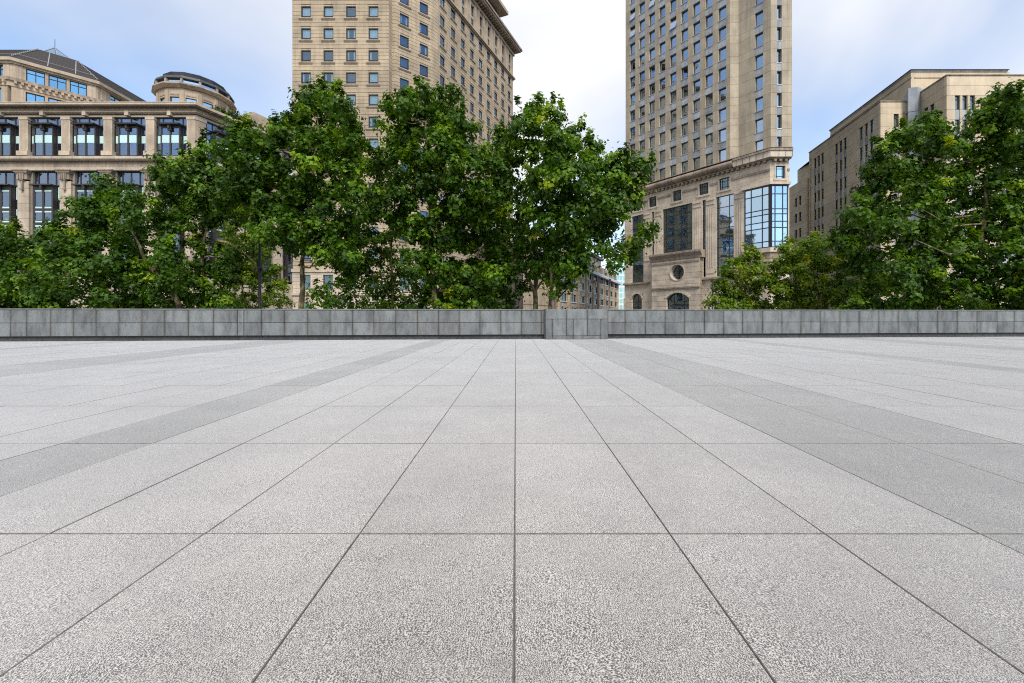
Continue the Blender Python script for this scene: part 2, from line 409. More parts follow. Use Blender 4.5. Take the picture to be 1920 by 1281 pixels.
def slab_faces(mb, x0, x1, y0, y1, zt=0.0, ch=0.003, th=0.05):
    b = len(mb.v); c = ch
    mb.v += [(x0, y0, zt - th), (x1, y0, zt - th), (x1, y1, zt - th), (x0, y1, zt - th), (x0, y0, zt - c), (x1, y0, zt - c), (x1, y1, zt - c), (x0, y1, zt - c),
             (x0 + c, y0 + c, zt), (x1 - c, y0 + c, zt), (x1 - c, y1 - c, zt), (x0 + c, y1 - c, zt)]
    for q in (0, 4):
        for i in range(4):
            j = (i + 1) % 4; mb.f.append((b + q + i, b + q + j, b + q + 4 + j, b + q + 4 + i))
    mb.f.append((b + 8, b + 9, b + 10, b + 11))
plaza = put('plaza_pavement', MB().prism([(-36, -5), (36, -5), (36, 26), (-36, 26)], -0.118, -0.007).mesh('plaza_pavement', 'grout')); plaza['kind'] = 'structure'
plaza['label'] = 'broad plaza paved in pale granite slabs with grey bands'
J, JY = 0.0017, 0.0032; slab_mesh = {}
rest = {'l': MB(), 'g': MB()}
for i, (v, a, b, y0, y1, k) in enumerate(slabs):
    if i < 300 and v > 0:
        key = (round(b - a, 3), k)
        if key not in slab_mesh:
            mb = MB(); slab_faces(mb, -(b - a) / 2 + J, (b - a) / 2 - J, -ROWD / 2 + JY, ROWD / 2 - JY)
            slab_mesh[key] = mb.mesh('paving_slab', 'light_granite' if k == 'l' else 'grey_granite', edge='grout')
        o = put('paving_slab', slab_mesh[key], plaza, ((a + b) / 2 + random.uniform(-.0008, .0008), (y0 + y1) / 2, random.uniform(-0.0015, 0.001)))
        o.rotation_euler = (random.uniform(-.0004, .0004), random.uniform(-.0006, .0006), random.uniform(-.0004, .0004))
    else:
        slab_faces(rest[k], a + J, b - J, y0 + JY, y1 - JY, random.uniform(-0.0015, 0.001))
for k, m, nm in (('l', 'light_granite', 'pale_slabs'), ('g', 'grey_granite', 'grey_slabs')):
    o = put(nm, rest[k].mesh(nm, m, edge='grout'), plaza); o['kind'] = 'stuff'

# ------------------------------------------------------------------ granite parapet wall with its pier
wall = thing('parapet_wall', 'long low grey granite wall across the far edge of the plaza', 'wall', (0, 20.05, 0))
FW = Face(wall, org=(0, 20.05), u=(1, 0.092))
WT = 1.385
tl, tr_ = FW.t(1023), FW.t(1140)
jl = [FW.t(p) for p in (20, 50, 95, 137, 180, 223, 266, 309, 353, 400, 445, 457, 490, 533, 576, 619, 661, 701, 742, 783, 822, 861, 900, 939, 978, 1015)] + [tl + 0.03]
jl = [jl[0] - 0.98 * k for k in range(12, 0, -1)] + jl
jr = [tr_ - 0.03] + [FW.t(p) for p in (1172, 1210, 1247, 1284, 1321, 1357, 1392, 1430, 1466, 1502, 1538, 1575, 1611, 1648, 1684, 1721, 1758, 1795, 1832, 1870)]
jr += [jr[-1] + 0.98 * k for k in range(1, 14)]
def panel(F, t0, t1, z0, z1, mat='wall_granite', g=0.009, dep=0.06, jit=0.004, name='stone_panel', y=0.0):
    w = t1 - t0 - 2 * g; h = z1 - z0 - 2 * g; c = 0.004; mb = MB(); b = 0
    mb.v = [(-w / 2, dep, 0), (w / 2, dep, 0), (w / 2, dep, h), (-w / 2, dep, h), (-w / 2, c, 0), (w / 2, c, 0), (w / 2, c, h), (-w / 2, c, h),
            (-w / 2 + c, 0, c), (w / 2 - c, 0, c), (w / 2 - c, 0, h - c), (-w / 2 + c, 0, h - c)]
    for q in (0, 4):
        for i in range(4):
            j = (i + 1) % 4; mb.f.append((q + i, q + j, q + 4 + j, q + 4 + i))
    mb.f.append((8, 9, 10, 11))
    return F.add(name, mb, mat, t=(t0 + t1) / 2, z=z0 + g, y=y + random.uniform(-jit, jit))
PZ = 0.20
for js in (jl, jr):
    for a, b in zip(js[:-1], js[1:]):
        for z0, z1 in ((PZ + 0.005, 0.775), (0.775, WT - 0.05)): panel(FW, a, b, z0, z1)
for js in (jl, jr):
    for a, b in zip(js[:-1:2], js[2::2]): panel(FW, a, b, 0.0, PZ - 0.01, 'plinth_granite', 0.004, 0.05, 0.003, 'plinth_stone', y=0.10)
mb = MB()
mb.box(jl[0], tl, 0.05, 0.5, PZ - 0.012, WT - 0.05).box(tr_, jr[-1], 0.05, 0.5, PZ - 0.012, WT - 0.05)
mb.box(jl[0], tl, 0.14, 0.5, -0.1, PZ - 0.012).box(tr_, jr[-1], 0.14, 0.5, -0.1, PZ - 0.012)
FW.add('wall_core', mb, 'joint')
for js in (jl, jr):
    for a, b in zip(js[:-1:2], js[2::2]): FW.add('coping_stone', MB().box(a + .004, b - .004, -0.022, 0.54, WT - 0.048, WT), 'coping_granite')
# the pier that stands forward of the wall
FP = Face(wall, org=FW.P(0, -0.42), u=FW.u)
pa, pb = FP.t(1023), FP.t(1140); pw = pb - pa
FP.add('pier_core', MB().box(pa + 0.03, pb - 0.03, 0.05, 0.60, -0.1, WT - 0.02), 'joint')
tz = 0.93
for f0, f1 in ((0, .335), (.335, .665), (.665, 1)): panel(FP, pa + pw * f0, pa + pw * f1, tz, WT + 0.005)
for f0, f1, z0, z1 in ((0, .105, 0, tz), (.105, .335, .16, tz), (.335, .44, .16, tz), (.44, .665, .16, tz), (.665, .885, .16, tz), (.885, 1, 0, tz), (.105, .44, 0, .16), (.44, .885, 0, .16)):
    panel(FP, pa + pw * f0, pa + pw * f1, z0, z1, jit=0.002)
for sgn, tt in ((-1, pa), (1, pb)):
    FS = Face(wall, org=FP.P(tt + (0.0 if sgn < 0 else 0.0)), u=(-FP.n if sgn > 0 else FP.n))
    if sgn > 0: panel(FS, 0.03, 0.45, 0, WT + 0.003)
    else: panel(FS, -0.45, -0.03, 0, WT + 0.003)
FP.add('coping_stone', MB().box(pa + .008, pb - .008, 0.012, 0.55, WT - 0.03, WT + 0.0035), 'wall_granite')

# ------------------------------------------------------------------ terrace building on the left
B1 = thing('terrace_building', 'mid-rise tan stone building with tall dark bay windows and tiled rooftop pavilion', 'building', (gx(368, 52), 52, 0))
F1 = Face(B1, px=368, Y=52); F1s = Face(B1, px=368, Y=52, vp=1324)
S1 = 52 / FPX
Z1 = lambda py: gz(py, 52)
E1 = 27.0
line1 = [F1.P(-33), F1.P(0), F1s.P(E1)]
r1 = [tuple(p) for p in line1]
back1 = [F1s.P(E1, 26), F1.P(-33, 34)]
body(B1, 'wall', [tuple(p) for p in offset_line(line1, -1.15)] + [tuple(p) for p in back1], 0, 26.2, 'brown_stone')
band(B1, 'coping', r1, 0.95, 1.2, gz(195.8, 52 - 0.95), gz(191, 52 - 0.95), 'pink_stone')
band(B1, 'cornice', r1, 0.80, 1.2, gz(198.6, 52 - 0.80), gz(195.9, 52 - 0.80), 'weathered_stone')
band(B1, 'frieze', r1, 0.16, 1.2, gz(208, 52 - 0.16), gz(198.7, 52 - 0.16), 'brown_stone')
band(B1, 'moulding', r1, 0.40, 1.2, gz(209.6, 52 - 0.40), gz(208.1, 52 - 0.40), 'pink_stone')
band(B1, 'moulding', r1, 0.26, 1.2, gz(212.4, 52 - 0.26), gz(209.7, 52 - 0.26), 'pink_stone')
band(B1, 'lintel', r1, 0.02, 1.2, gz(214.4, 52 - 0.02), gz(212.5, 52 - 0.02), 'pink_stone')
band(B1, 'lintel', r1, -0.06, 1.2, gz(215.6, 52 - -0.06), gz(214.5, 52 - -0.06), 'joint')
band(B1, 'lintel', r1, 0.02, 1.2, gz(219.5, 52 - 0.02), gz(215.7, 52 - 0.02), 'pink_stone')
band(B1, 'sill_bed', r1, 0.45, 1.2, gz(300.5, 52 - 0.45), gz(297.5, 52 - 0.45), 'brown_stone')
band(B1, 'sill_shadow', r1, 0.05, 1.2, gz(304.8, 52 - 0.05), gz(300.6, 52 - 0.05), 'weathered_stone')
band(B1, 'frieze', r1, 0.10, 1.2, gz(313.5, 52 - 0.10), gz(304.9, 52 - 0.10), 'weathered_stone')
band(B1, 'lintel', r1, 0.20, 1.2, gz(319.5, 52 - 0.20), gz(313.6, 52 - 0.20), 'pink_stone')
for F, a, b in ((F1, -33, 0.25), (F1s, -0.25, E1)):
    t = a
    while t < b - 0.2:
        w = random.choice((1.25, 2.5, 1.25)); e = min(b, t + w)
        F.add('sill_stone', MB().box(t + .012, e - .012, -0.60, 0.6, gz(297.4, 51.4), gz(292.6, 51.4)), 'pink_stone'); t = e
# coping joints read as separate cap stones
cap = MB().box(-0.63, 0.63, -0.98, 0.25, 0, 0.10).mesh('cap_stone', 'pink_stone')
for k in range(26): F1.put('cap_stone', cap, t=-0.2 - 1.28 * k, z=gz(191, 51) - .06)
BP = 79 * S1
bays = [(F1, (321.5 - 368) * S1 - BP * k) for k in range(6)] + [(F1s, 1.1 + BP * (k + 0.42)) for k in range(4)]
pils = [(F1, (282.5 - 368) * S1 - BP * k) for k in range(6)] + [(F1, -0.55), (F1s, 0.55)] + [(F1s, 1.1 + BP * (k + 0.42) + BP / 2) for k in range(4)]
# upper pilasters: shaft with raised fillets, base and cap
zb, zt = Z1(292.5), Z1(219.6)
pm = MB().box(-.52, .52, -.10, 1.0, 0, zt - zb)
for k in range(7): pm.box(-.40 + k * .12, -.33 + k * .12, -.135, -.09, .62, zt - zb - .30)
pm_s = pm.mesh('pilaster', 'pink_stone')
pb_m = MB().box(-.66, .66, -.30, .9, 0, .52).mesh('pilaster_base', 'pink_stone')
pc_m = MB().box(-.56, .56, -.17, .9, 0, .36).mesh('pilaster_cap', 'pink_stone')
# lower pilasters: coursed blocks with a carved bracket on top
zl, zlt = Z1(520), Z1(319.6)
blk = MB().box(-.66, .66, -.12, 1.0, 0, .90 - .025).mesh('stone_block', 'pink_stone')
pend = MB().box(-.20, .20, -.36, -.10, 0, .10).box(-.09, .09, -.30, -.12, -1.0, 0).box(-.14, .14, -.40, -.12, -1.15, -1.0)
pend.box(-.62, .62, -.30, .3, .15, .80)
for k in (-.30, -.10, .10, .30): pend.box(k - .05, k + .05, -.44, -.29, .15, .80)
pend.box(-.80, .80, -.50, .3, .98, 1.10).box(-.70, .70, -.40, .3, .82, .97).box(-.92, .92, -.55, .3, 1.13, 1.28)
pend_m = pend.mesh('bracket', 'weathered_stone')
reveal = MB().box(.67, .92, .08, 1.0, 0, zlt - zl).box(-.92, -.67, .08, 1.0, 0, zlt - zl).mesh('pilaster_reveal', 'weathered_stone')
for F, t in pils:
    if F is F1s and t > 21: continue
    F.put('pilaster', pm_s, t=t, z=zb); F.put('pilaster_base', pb_m, t=t, z=zb); F.put('pilaster_cap', pc_m, t=t, z=zt - .36)
    for k in range(10): F.put('stone_block', blk, t=t, z=zlt - 1.30 - .90 * (k + 1))
    F.put('bracket', pend_m, t=t, z=zlt - 1.30); F.put('pilaster_reveal', reveal, t=t, z=zl)
keyst = MB().box(-.22, .22, -.45, .3, 0, .55).mesh('keystone', 'pink_stone')
# upper bay window
bw = 60 * S1; bh = zt - zb
def P_(n, x0, x1, y, z0, z1, mat):
    return MB().box(x0, x1, y, y + .02, z0, z1).mesh(n, mat)
up_frame = frame_mb(bw + .3, bh, .10, .22, .36, cols=(-1.20, 0, 1.20), rows=(bh - .95,), inner=.12)
up_frame.box(-1.9, 1.9, .9, .95, 0, bh)
up_frame.box(-1.62, 1.62, .24, .35, bh - 2.1, bh - 2.02)
cbw = 1.20
fr = bh - 1.12
for x, w_ in ((-1.16, .14), (-.10, .20), (1.02, .14)): up_frame.box(x, x + w_, -.18, -.06, 0, fr)
up_frame.box(-1.18, 1.18, -.18, -.06, fr - .26, fr)
up_frame.box(-1.19, -1.12, -.16, .3, 0, fr).box(1.11, 1.18, -.16, .3, 0, fr)
up_frame.box(-1.16, 1.16, -.16, .3, fr - .05, fr)
up_frame_m = up_frame.mesh('bay_window', 'brown_metal')
canopy_m = MB().prism([(-1.32, -.62), (1.32, -.62), (1.32, .3), (-1.32, .3)], 0, .16, [(-1.36, -.66), (1.36, -.66), (1.36, .3), (-1.36, .3)]).box(-.11, .12, -.5, -.18, -.42, 0).box(-.2, .22, -.38, -.18, -.65, 0).mesh('canopy', 'brown_metal')
up_panes = []
for x0, x1 in ((-1.02, -.10), (.10, 1.02)):
    up_panes += [('pane', P_('pane', x0, x1, -.12, .02, 1.62 - .05, 'bay_glass')), ('pane', P_('pane', x0, x1, -.14, 1.52, 2.45, 'frosted_glass')), ('pane', P_('pane', x0, x1, -.12, 2.50, fr - .26, 'bay_glass'))]
for x0, x1 in ((-1.85, -1.25), (1.25, 1.85)):
    up_panes += [('pane', P_('pane', x0, x1, .28, .1, 1.55, 'bay_glass')), ('pane', P_('pane', x0, x1, .26, 1.60, 2.48, 'frosted_glass')), ('pane', P_('pane', x0, x1, .28, 2.55, bh - 1.0, 'bay_glass'))]
for x0, x1 in ((-1.85, -1.25), (-1.14, -.06), (.06, 1.14), (1.25, 1.85)): up_panes.append(('pane', P_('pane', x0, x1, .28, bh - .9, bh - .1, 'bay_glass')))
room_m = MB().box(-2.0, 2.0, 1.0, 1.05, 0, bh).mesh('room', 'dark_room')
# lower bay window, two storeys high
lh = zlt - zl
lo_frame = frame_mb(bw + .1, lh, .10, .24, .38, cols=(-1.05, 0, 1.05), rows=(lh - 1.75,), inner=.12)
for x, w_ in ((-1.16, .16), (-.12, .24), (1.0, .18)): lo_frame.box(x, x + w_, -.22, -.10, 0, lh - 1.95)
ft = lh - 1.95
rows_l = [(ft - .45, 'g'), (ft - .68, 'f'), (ft - 2.40, 'g'), (ft - 2.68, 'f'), (ft - 2.92, 'x'), (ft - 3.18, 'f'), (ft - 4.1, 'g'), (ft - 4.36, 'f'), (ft - 4.62, 'x'), (ft - 4.88, 'f'), (ft - 6.6, 'g'), (ft - 8.4, 'g'), (0.3, 'g')]
lo_panes = []; ztop = ft
lo_frame.box(-1.18, 1.2, -.22, -.10, ft - .45, ft)
for zz, kk in rows_l[1:]:
    top = rows_l[rows_l.index((zz, kk)) - 1][0]
    if kk == 'x': lo_frame.box(-1.16, 1.18, -.22, -.10, zz, top)
    else:
        for x0, x1 in ((-1.0, -.12), (.12, 1.0)): lo_panes.append(('pane', P_('pane', x0, x1, -.17, zz + .03, top, 'frosted_glass' if kk == 'f' else 'bay_glass')))
    lo_frame.box(-1.16, 1.18, -.21, -.12, zz - .02, zz + .03)
lo_frame.box(-1.2, -1.12, -.21, .3, 0, ft).box(1.13, 1.2, -.21, .3, 0, ft)
lo_m = lo_frame.mesh('bay_window', 'brown_metal')
for x0, x1 in ((-1.85, -1.12), (-.98, -.06), (.06, .98), (1.12, 1.85)): lo_panes.append(('pane', P_('pane', x0, x1, .30, lh - 1.65, lh - .12, 'bay_glass')))
for x0, x1 in ((-1.85, -1.25), (1.25, 1.85)):
    for z0, z1, mt in ((ft - 1.5, ft, 'frosted_glass'), (ft - 2.6, ft - 1.56, 'bay_glass'), (ft - 3.4, ft - 2.65, 'frosted_glass'), (ft - 4.3, ft - 3.45, 'bay_glass'), (ft - 5.1, ft - 4.35, 'frosted_glass'), (.2, ft - 5.2, 'bay_glass')):
        lo_panes.append(('pane', P_('pane', x0, x1, .30, z0, z1, mt)))
lo_canopy = MB().box(-1.3, 1.3, -.6, .3, 0, .15).box(-.12, .14, -.55, -.22, -.45, 0).mesh('canopy', 'brown_metal')
lo_room = MB().box(-2.0, 2.0, 1.0, 1.05, 0, lh).mesh('room', 'dark_room')
for i, (F, t) in enumerate(bays):
    w = F.put('bay_window', up_frame_m, t=t, z=zb)
    for nm, me in up_panes: put(nm, me, w)
    c = put('canopy', canopy_m, w, (0, 0, fr + .02)); put('room', room_m, w)
    F.put('keystone', keyst, t=t, z=Z1(219.3))
    w = F.put('bay_window', lo_m, t=t, z=zl)
    for nm, me in lo_panes: put(nm, me, w)
    put('canopy', lo_canopy, w, (0, 0, ft + .02)); put('room', lo_room, w)
band(B1, 'base_wall', r1, 0.25, 1.2, 0, Z1(520), 'pink_stone')
# rooftop parapet block on the far side
body(B1, 'roof_block', [tuple(F1s.P(7.9, 1.2)), tuple(F1s.P(13, 1.2)), tuple(F1s.P(13, 9)), tuple(F1s.P(7.9, 9))], 26.2, 29.3, 'brown_stone')
# --- the pavilion on the roof: square with cut corners, two storeys, tiled roof, glass lantern
PA = Vector((gx(22, 58), 58)); PB = PA + Vector((5.85, 5.85))
plan_p = [PA + Vector((-16, 0)), PA, PB, PB + Vector((0, 16))]
inner = [PB + Vector((-22, 16)), PA + Vector((-16, 20))]
ZR = 26.2; zE = 35.2; zC = 32.85
pp = [tuple(p) for p in plan_p]
body(B1, 'pavilion_wall', [tuple(p) for p in offset_line(plan_p, -0.55)] + [tuple(p) for p in inner], ZR, zE, 'brown_stone')
band(B1, 'pavilion_eaves', pp, 0.45, 1.0, zE, zE + .42, 'pink_stone')
band(B1, 'pavilion_eaves', pp, 0.25, 1.0, zE - .28, zE - .01, 'weathered_stone')
band(B1, 'pavilion_cornice', [tuple(p) for p in offset_line(plan_p, .5)], 0.30, 1.0, zC - .42, zC, 'weathered_stone')
band(B1, 'pavilion_frieze', [tuple(p) for p in offset_line(plan_p, .5)], 0.1, 1.0, zC - 1.1, zC - .43, 'brown_stone')
FA = Face(B1, org=plan_p[0], u=(1, 0)); FB = Face(B1, org=PA, u=(1, 1)); FC = Face(B1, org=PB, u=(0, 1))
def pav_wall(F, L_, wins, low=True):
    ops = [(c - w / 2, c + w / 2, zC + .25, zE - .38) for c, w in wins]
    mb = masonry(MB(), 0, L_, [(zC, zC + 1.2), (zC + 1.2, zE - .3)], ops, 0, .5, .02); F.add('pavilion_stone', mb, 'brown_stone')
    FL = Face(B1, org=F.o, u=F.u, push=0.5)
    lops = [(c - w / 2, c + w / 2, ZR + 1.5, zC - 1.4) for c, w in wins] if low else []
    FL.add('pavilion_stone', masonry(MB(), 0, L_, [(ZR, ZR + 2.4), (ZR + 2.4, zC - 1.1)], lops, 0, .5, .02), 'brown_stone')
    for c, w in wins:
        h = zE - zC - .63
        o = F.add('window', frame_mb(w, h, .10, .18, .3, cols=(0,) if w > 1.5 else (), rows=(h - .55,), inner=.09), 'dark_metal', t=c, z=zC + .25)
        put('pane', MB().box(-w / 2, w / 2, .25, .27, 0, h).mesh('pane', 'sky_glass'), o); put('room', MB().box(-w / 2, w / 2, .47, .49, 0, h).mesh('room', 'dark_room'), o)
        if low:
            h2 = zC - 2.9 - ZR; o = FL.add('window', frame_mb(w, h2, .10, .18, .3, cols=(0,), inner=.09), 'dark_metal', t=c, z=ZR + 1.5)
            put('pane', MB().box(-w / 2, w / 2, .25, .27, 0, h2).mesh('pane', 'sky_glass'), o); put('room', MB().box(-w / 2, w / 2, .47, .49, 0, h2).mesh('room', 'dark_room'), o)
LB = 5.85 * math.sqrt(2)
pav_wall(FA, 16, [(14.2, 2.0), (10.5, 2.0)]); pav_wall(FB, LB, [(LB * .26, 1.75), (LB * .51, 1.75), (LB * .76, 1.75)]); pav_wall(FC, 16, [(3.0, 2.0), (6.4, 2.0), (9.8, 2.0)])
for F, ts in ((FA, (15.3, 12.4)), (FB, (.55, LB - .55)), (FC, (.9, 4.7))):
    for t in ts:
        m = MB().box(-.42, .42, -.05, .2, zC, zE - .3)
        for k in range(5): m.box(-.34 + k * .14, -.26 + k * .14, -.08, -.04, zC + .2, zE - .5)
        F.add('pilaster', m, 'pink_stone', t=t)
dent = MB().box(-.13, .13, -.95, 0, 0, .34).mesh('bracket', 'brown_stone')
for F, L_ in ((FA, 16), (FB, LB), (FC, 12)):
    k = .4
    while k < L_: F.put('bracket', dent, t=k, z=zC - .78, y=0.0); k += .62
ev = offset_line(plan_p, .30); tp = offset_line(plan_p, -5.55)
rl = B1.location
eav = [ev[0], ev[1], ev[2], ev[3], inner[0]]; top = [tp[0] + Vector((-2, 0)), tp[1], tp[2], tp[3] + Vector((0, 0)), inner[0] + Vector((4, 0))]
def roof_strip(name, a, b, c, d, z0, z1, mat, n=14):
    """One roof slope of overlapping tile courses."""
    mb = MB()
    for i in range(n):
        f0, f1 = i / n, (i + 1) / n
        q = [a.lerp(d, f0), b.lerp(c, f0), b.lerp(c, f1), a.lerp(d, f1)]; za = z0 + (z1 - z0) * f0; zb_ = z0 + (z1 - z0) * f1
        k = len(mb.v)
        mb.v += [(q[0].x - rl.x, q[0].y - rl.y, za + .06), (q[1].x - rl.x, q[1].y - rl.y, za + .06), (q[2].x - rl.x, q[2].y - rl.y, zb_), (q[3].x - rl.x, q[3].y - rl.y, zb_),
                 (q[0].x - rl.x, q[0].y - rl.y, za), (q[1].x - rl.x, q[1].y - rl.y, za)]
        mb.f += [(k, k + 1, k + 2, k + 3), (k + 4, k + 5, k + 1, k)]
    return put(name, mb.mesh(name, mat), B1)
zR0, zR1 = zE + .43, 40.2
roofs = []
for i in range(3): roofs.append(roof_strip('roof', ev[i], ev[i + 1], tp[i + 1], tp[i], zR0, zR1, 'roof_tile'))
def wbar(p, q, za, zb_, r=.09, parent=None, name='roof_rib', mat='pale_metal'):
    mb = MB().tube([(p.x - rl.x, p.y - rl.y, za), (q.x - rl.x, q.y - rl.y, zb_)], [r, r], 6)
    return put(name, mb.mesh(name, mat), parent or B1)
for f in (.40, .72):
    pe = ev[1].lerp(ev[2], f); wbar(pe, pe + Vector((-.7071, .7071)) * 6.1, zR0 + .15, zR1 + .15, .065, roofs[1])
wbar(ev[1].lerp(tp[1], .22), ev[2].lerp(tp[2], .22), zR0 + .22 * (zR1 - zR0) + .18, zR0 + .22 * (zR1 - zR0) + .18, .03, roofs[1])
wbar(ev[0].lerp(tp[0], .22), ev[1].lerp(tp[1], .22), zR0 + .22 * (zR1 - zR0) + .18, zR0 + .22 * (zR1 - zR0) + .18, .03, roofs[0])
peg = MB().box(-.07, .07, -.07, .07, -.05, .12).mesh('hip_stud', 'pale_metal')
for i, ri in ((1, 1), (2, 1)):
    for k in range(1, 15):
        p = ev[i].lerp(tp[i], k / 15.5); z = zR0 + (zR1 - zR0) * k / 15.5 + .12; put('hip_stud', peg, roofs[ri], (p.x - rl.x, p.y - rl.y, z))
lant = [tp[1] + Vector((.1, .2)), tp[2] + Vector((-.3, -.2)), tp[2] + Vector((-3.6, 2.2)), tp[1] + Vector((-2.2, 3.0))]
apx = Vector((gx(103, 67.2), 67.2)); mb = MB(); mb.v = [(p.x - rl.x, p.y - rl.y, zR1 - .2) for p in lant] + [(apx.x - rl.x, apx.y - rl.y, gz(89.5, 67.2))]
mb.f = [(0, 1, 4), (1, 2, 4), (2, 3, 4), (3, 0, 4)]
lo = put('lantern', mb.mesh('lantern', 'blue_glass'), B1)
for p in lant + [(lant[0] + lant[1]) / 2]: wbar(p, apx, zR1 - .15, gz(89, 67.2), .045, lo, 'glazing_bar')
wbar(lant[0], lant[1], zR1 - .1, zR1 - .1, .06, lo, 'glazing_bar')
put('lightning_rod', MB().tube([(apx.x - rl.x, apx.y - rl.y, gz(89, 67)), (apx.x - rl.x, apx.y - rl.y, gz(72, 67))], [.04, .03], 6).mesh('lightning_rod', 'dark_metal'), B1)
# --- the round roof house
RC = Vector((-45.8, 62.0)); RR = 4.35; NG = 14; RZ = ZR
vert = [RC + Vector((math.cos(2 * math.pi * (k + .15) / NG), math.sin(2 * math.pi * (k + .15) / NG))) * RR for k in range(NG)]
ring = lambda r: [(RC.x + math.cos(2 * math.pi * (k + .15) / NG) * r, RC.y + math.sin(2 * math.pi * (k + .15) / NG) * r) for k in range(NG)]
body(B1, 'rotunda_core', ring(RR - .55), RZ, 34.0, 'dark_room')
hE = 31.55
for k in range(NG):
    a, b = vert[k], vert[(k + 1) % NG]
    F = Face(B1, org=a, u=(b - a)); Ls = (b - a).length
    ops = [(.36, Ls - .36, hE - 3.1, hE - 1.15)]
    F.add('rotunda_wall', masonry(MB(), 0, Ls, [(RZ, RZ + 1.6), (RZ + 1.6, hE)], ops, 0, .5, .02), 'brown_stone')
    F.add('pilaster', MB().box(-.20, .20, -.12, .3, RZ, hE - .35), 'brown_stone')
    F.add('moulding', MB().box(.4, Ls - .4, -.06, .1, hE - .95, hE - .80), 'weathered_stone')
    h = 1.95
    o = F.add('window', frame_mb(Ls - .72, h, .07, .15, .25), 'dark_metal', t=Ls / 2, z=hE - 3.1)
    put('pane', MB().box(-(Ls - .72) / 2, (Ls - .72) / 2, .2, .22, 0, h).mesh('pane', 'blue_glass'), o)
r_ = B1.location
def cone(name, ra, rb, z0, z1, mat):
    return put(name, MB().prism([(x - r_.x, y - r_.y) for x, y in ring(ra)], z0, z1, [(x - r_.x, y - r_.y) for x, y in ring(rb)]).mesh(name, mat), B1)
cone('rotunda_eaves', RR + .25, RR + .62, hE, hE + .35, 'weathered_stone'); cone('rotunda_eaves', RR + .62, RR + .5, hE + .351, hE + .6, 'weathered_stone')
cone('clerestory', RR + .05, RR + .0, hE + .6, hE + 1.25, 'blue_glass')
for k in range(NG):
    p = RC + (vert[k] - RC) * 1.03; put('clerestory_post', MB().box(-.13, .13, -.13, .13, hE + .55, hE + 1.3).mesh('clerestory_post', 'brown_stone'), B1, (p.x - r_.x, p.y - r_.y, 0), 2 * math.pi * k / NG)
cone('rotunda_roof', RR + .35, RR + .2, hE + 1.25, hE + 1.6, 'roof_slate'); cone('rotunda_roof', RR + .15, .6, hE + 1.6, hE + 2.7, 'roof_slate')

# ------------------------------------------------------------------ hotel tower, left of centre
B2 = thing('hotel_tower', 'tall tan stone tower with a chamfered corner and long street side, left of centre', 'tower', (gx(640, 64), 64, 0))
FA = Face(B2, px=548, Y=64)
LA = FA.t(729)
pA1 = FA.P(LA); pR = Vector((gx(735.5, 65.0), 65.0)); pB0 = Vector((gx(741, 64.9), 64.9))
dB = Vector(((1953 - CX) / FPX, 1)).normalized(); dC = Vector(((1330 - CX) / FPX, 1)).normalized()
FB = Face(B2, org=pB0, u=dB); LBt = FB.t(811)
pB1 = FB.P(LBt); pM = pB1 + (dB + dC).normalized() * 1.1
FC = Face(B2, org=pM, u=dC); LC = FC.t(962)
FR = Face(B2, org=pA1, u=pR - pA1); FM = Face(B2, org=pB1, u=pM - pB1); FN = Face(B2, org=pR, u=pB0 - pR)
plan2 = [FA.P(0), pA1, pR, pB0, pB1, pM, FC.P(LC)]
p2 = [tuple(p) for p in plan2]; plan2s = [tuple(p) for p in (FA.P(0), pA1, pB0, pB1, pM, FC.P(LC), FC.P(LC, 12))]
back2 = [FC.P(LC, 20), FA.P(0, 30)]
STR, SH, NS = 53.72, 3.26, 14                 # string course height, storey height, storeys below it
body(B2, 'wall', [tuple(p) for p in offset_line(plan2, -0.44)] + [tuple(p) for p in back2], 0, 61, 'joint')
OW, OH, SILL = 1.46, 2.02, 1.20
colsA = [FA.t(573.5) + 3.327 * k for k in range(4)]
colsB = [FB.t(758.5), FB.t(758.5) + 3.26]
colsC = [FC.t(830) + (FC.t(955) - FC.t(830)) / 8 * k for k in range(9)]
wf = frame_mb(OW, OH - .18, .15, .17, .27, rows=(.38,), inner=.14); wf.box(-OW / 2, OW / 2, .10, .38, OH - .18, OH)
wf_m = wf.mesh('window', 'dark_metal')
lint_m = MB().box(-OW / 2, OW / 2, .06, .40, OH - .22, OH).mesh('lintel', 'tan_stone')
pane_m = MB().box(-OW / 2 + .05, OW / 2 - .05, .21, .225, .04, OH - .22).mesh('pane', 'hotel_glass')
room2 = MB().box(-OW / 2, OW / 2, .385, .40, 0, OH).mesh('room', 'dark_room')
sill_m = MB().extrude_x([(.3, -.28), (-.08, -.28), (-.16, -.16), (-.20, -.14), (-.20, -.02), (.3, .0)], -OW / 2 - .28, OW / 2 + .28).mesh('sill', 'brown_stone')
def curtain(x0, x1):
    mb = MB(); k = 22
    for i in range(k + 1):
        x = x0 + (x1 - x0) * i / k; y = .31 + .025 * math.sin(i * 1.9) + .008 * math.sin(i * 5.1)
        mb.v += [(x, y, .02), (x, y, OH - .2)]
    mb.f = [(2 * i, 2 * i + 2, 2 * i + 3, 2 * i + 1) for i in range(k)]
    return mb.mesh('curtain', 'curtain_cloth')
cur = [curtain(-OW / 2 + .04, OW / 2 - .04), curtain(-OW / 2 + .04, -OW / 2 + .38), curtain(OW / 2 - .42, OW / 2 - .04), curtain(-.1, OW / 2 - .04)]
rc = random.Random(5)
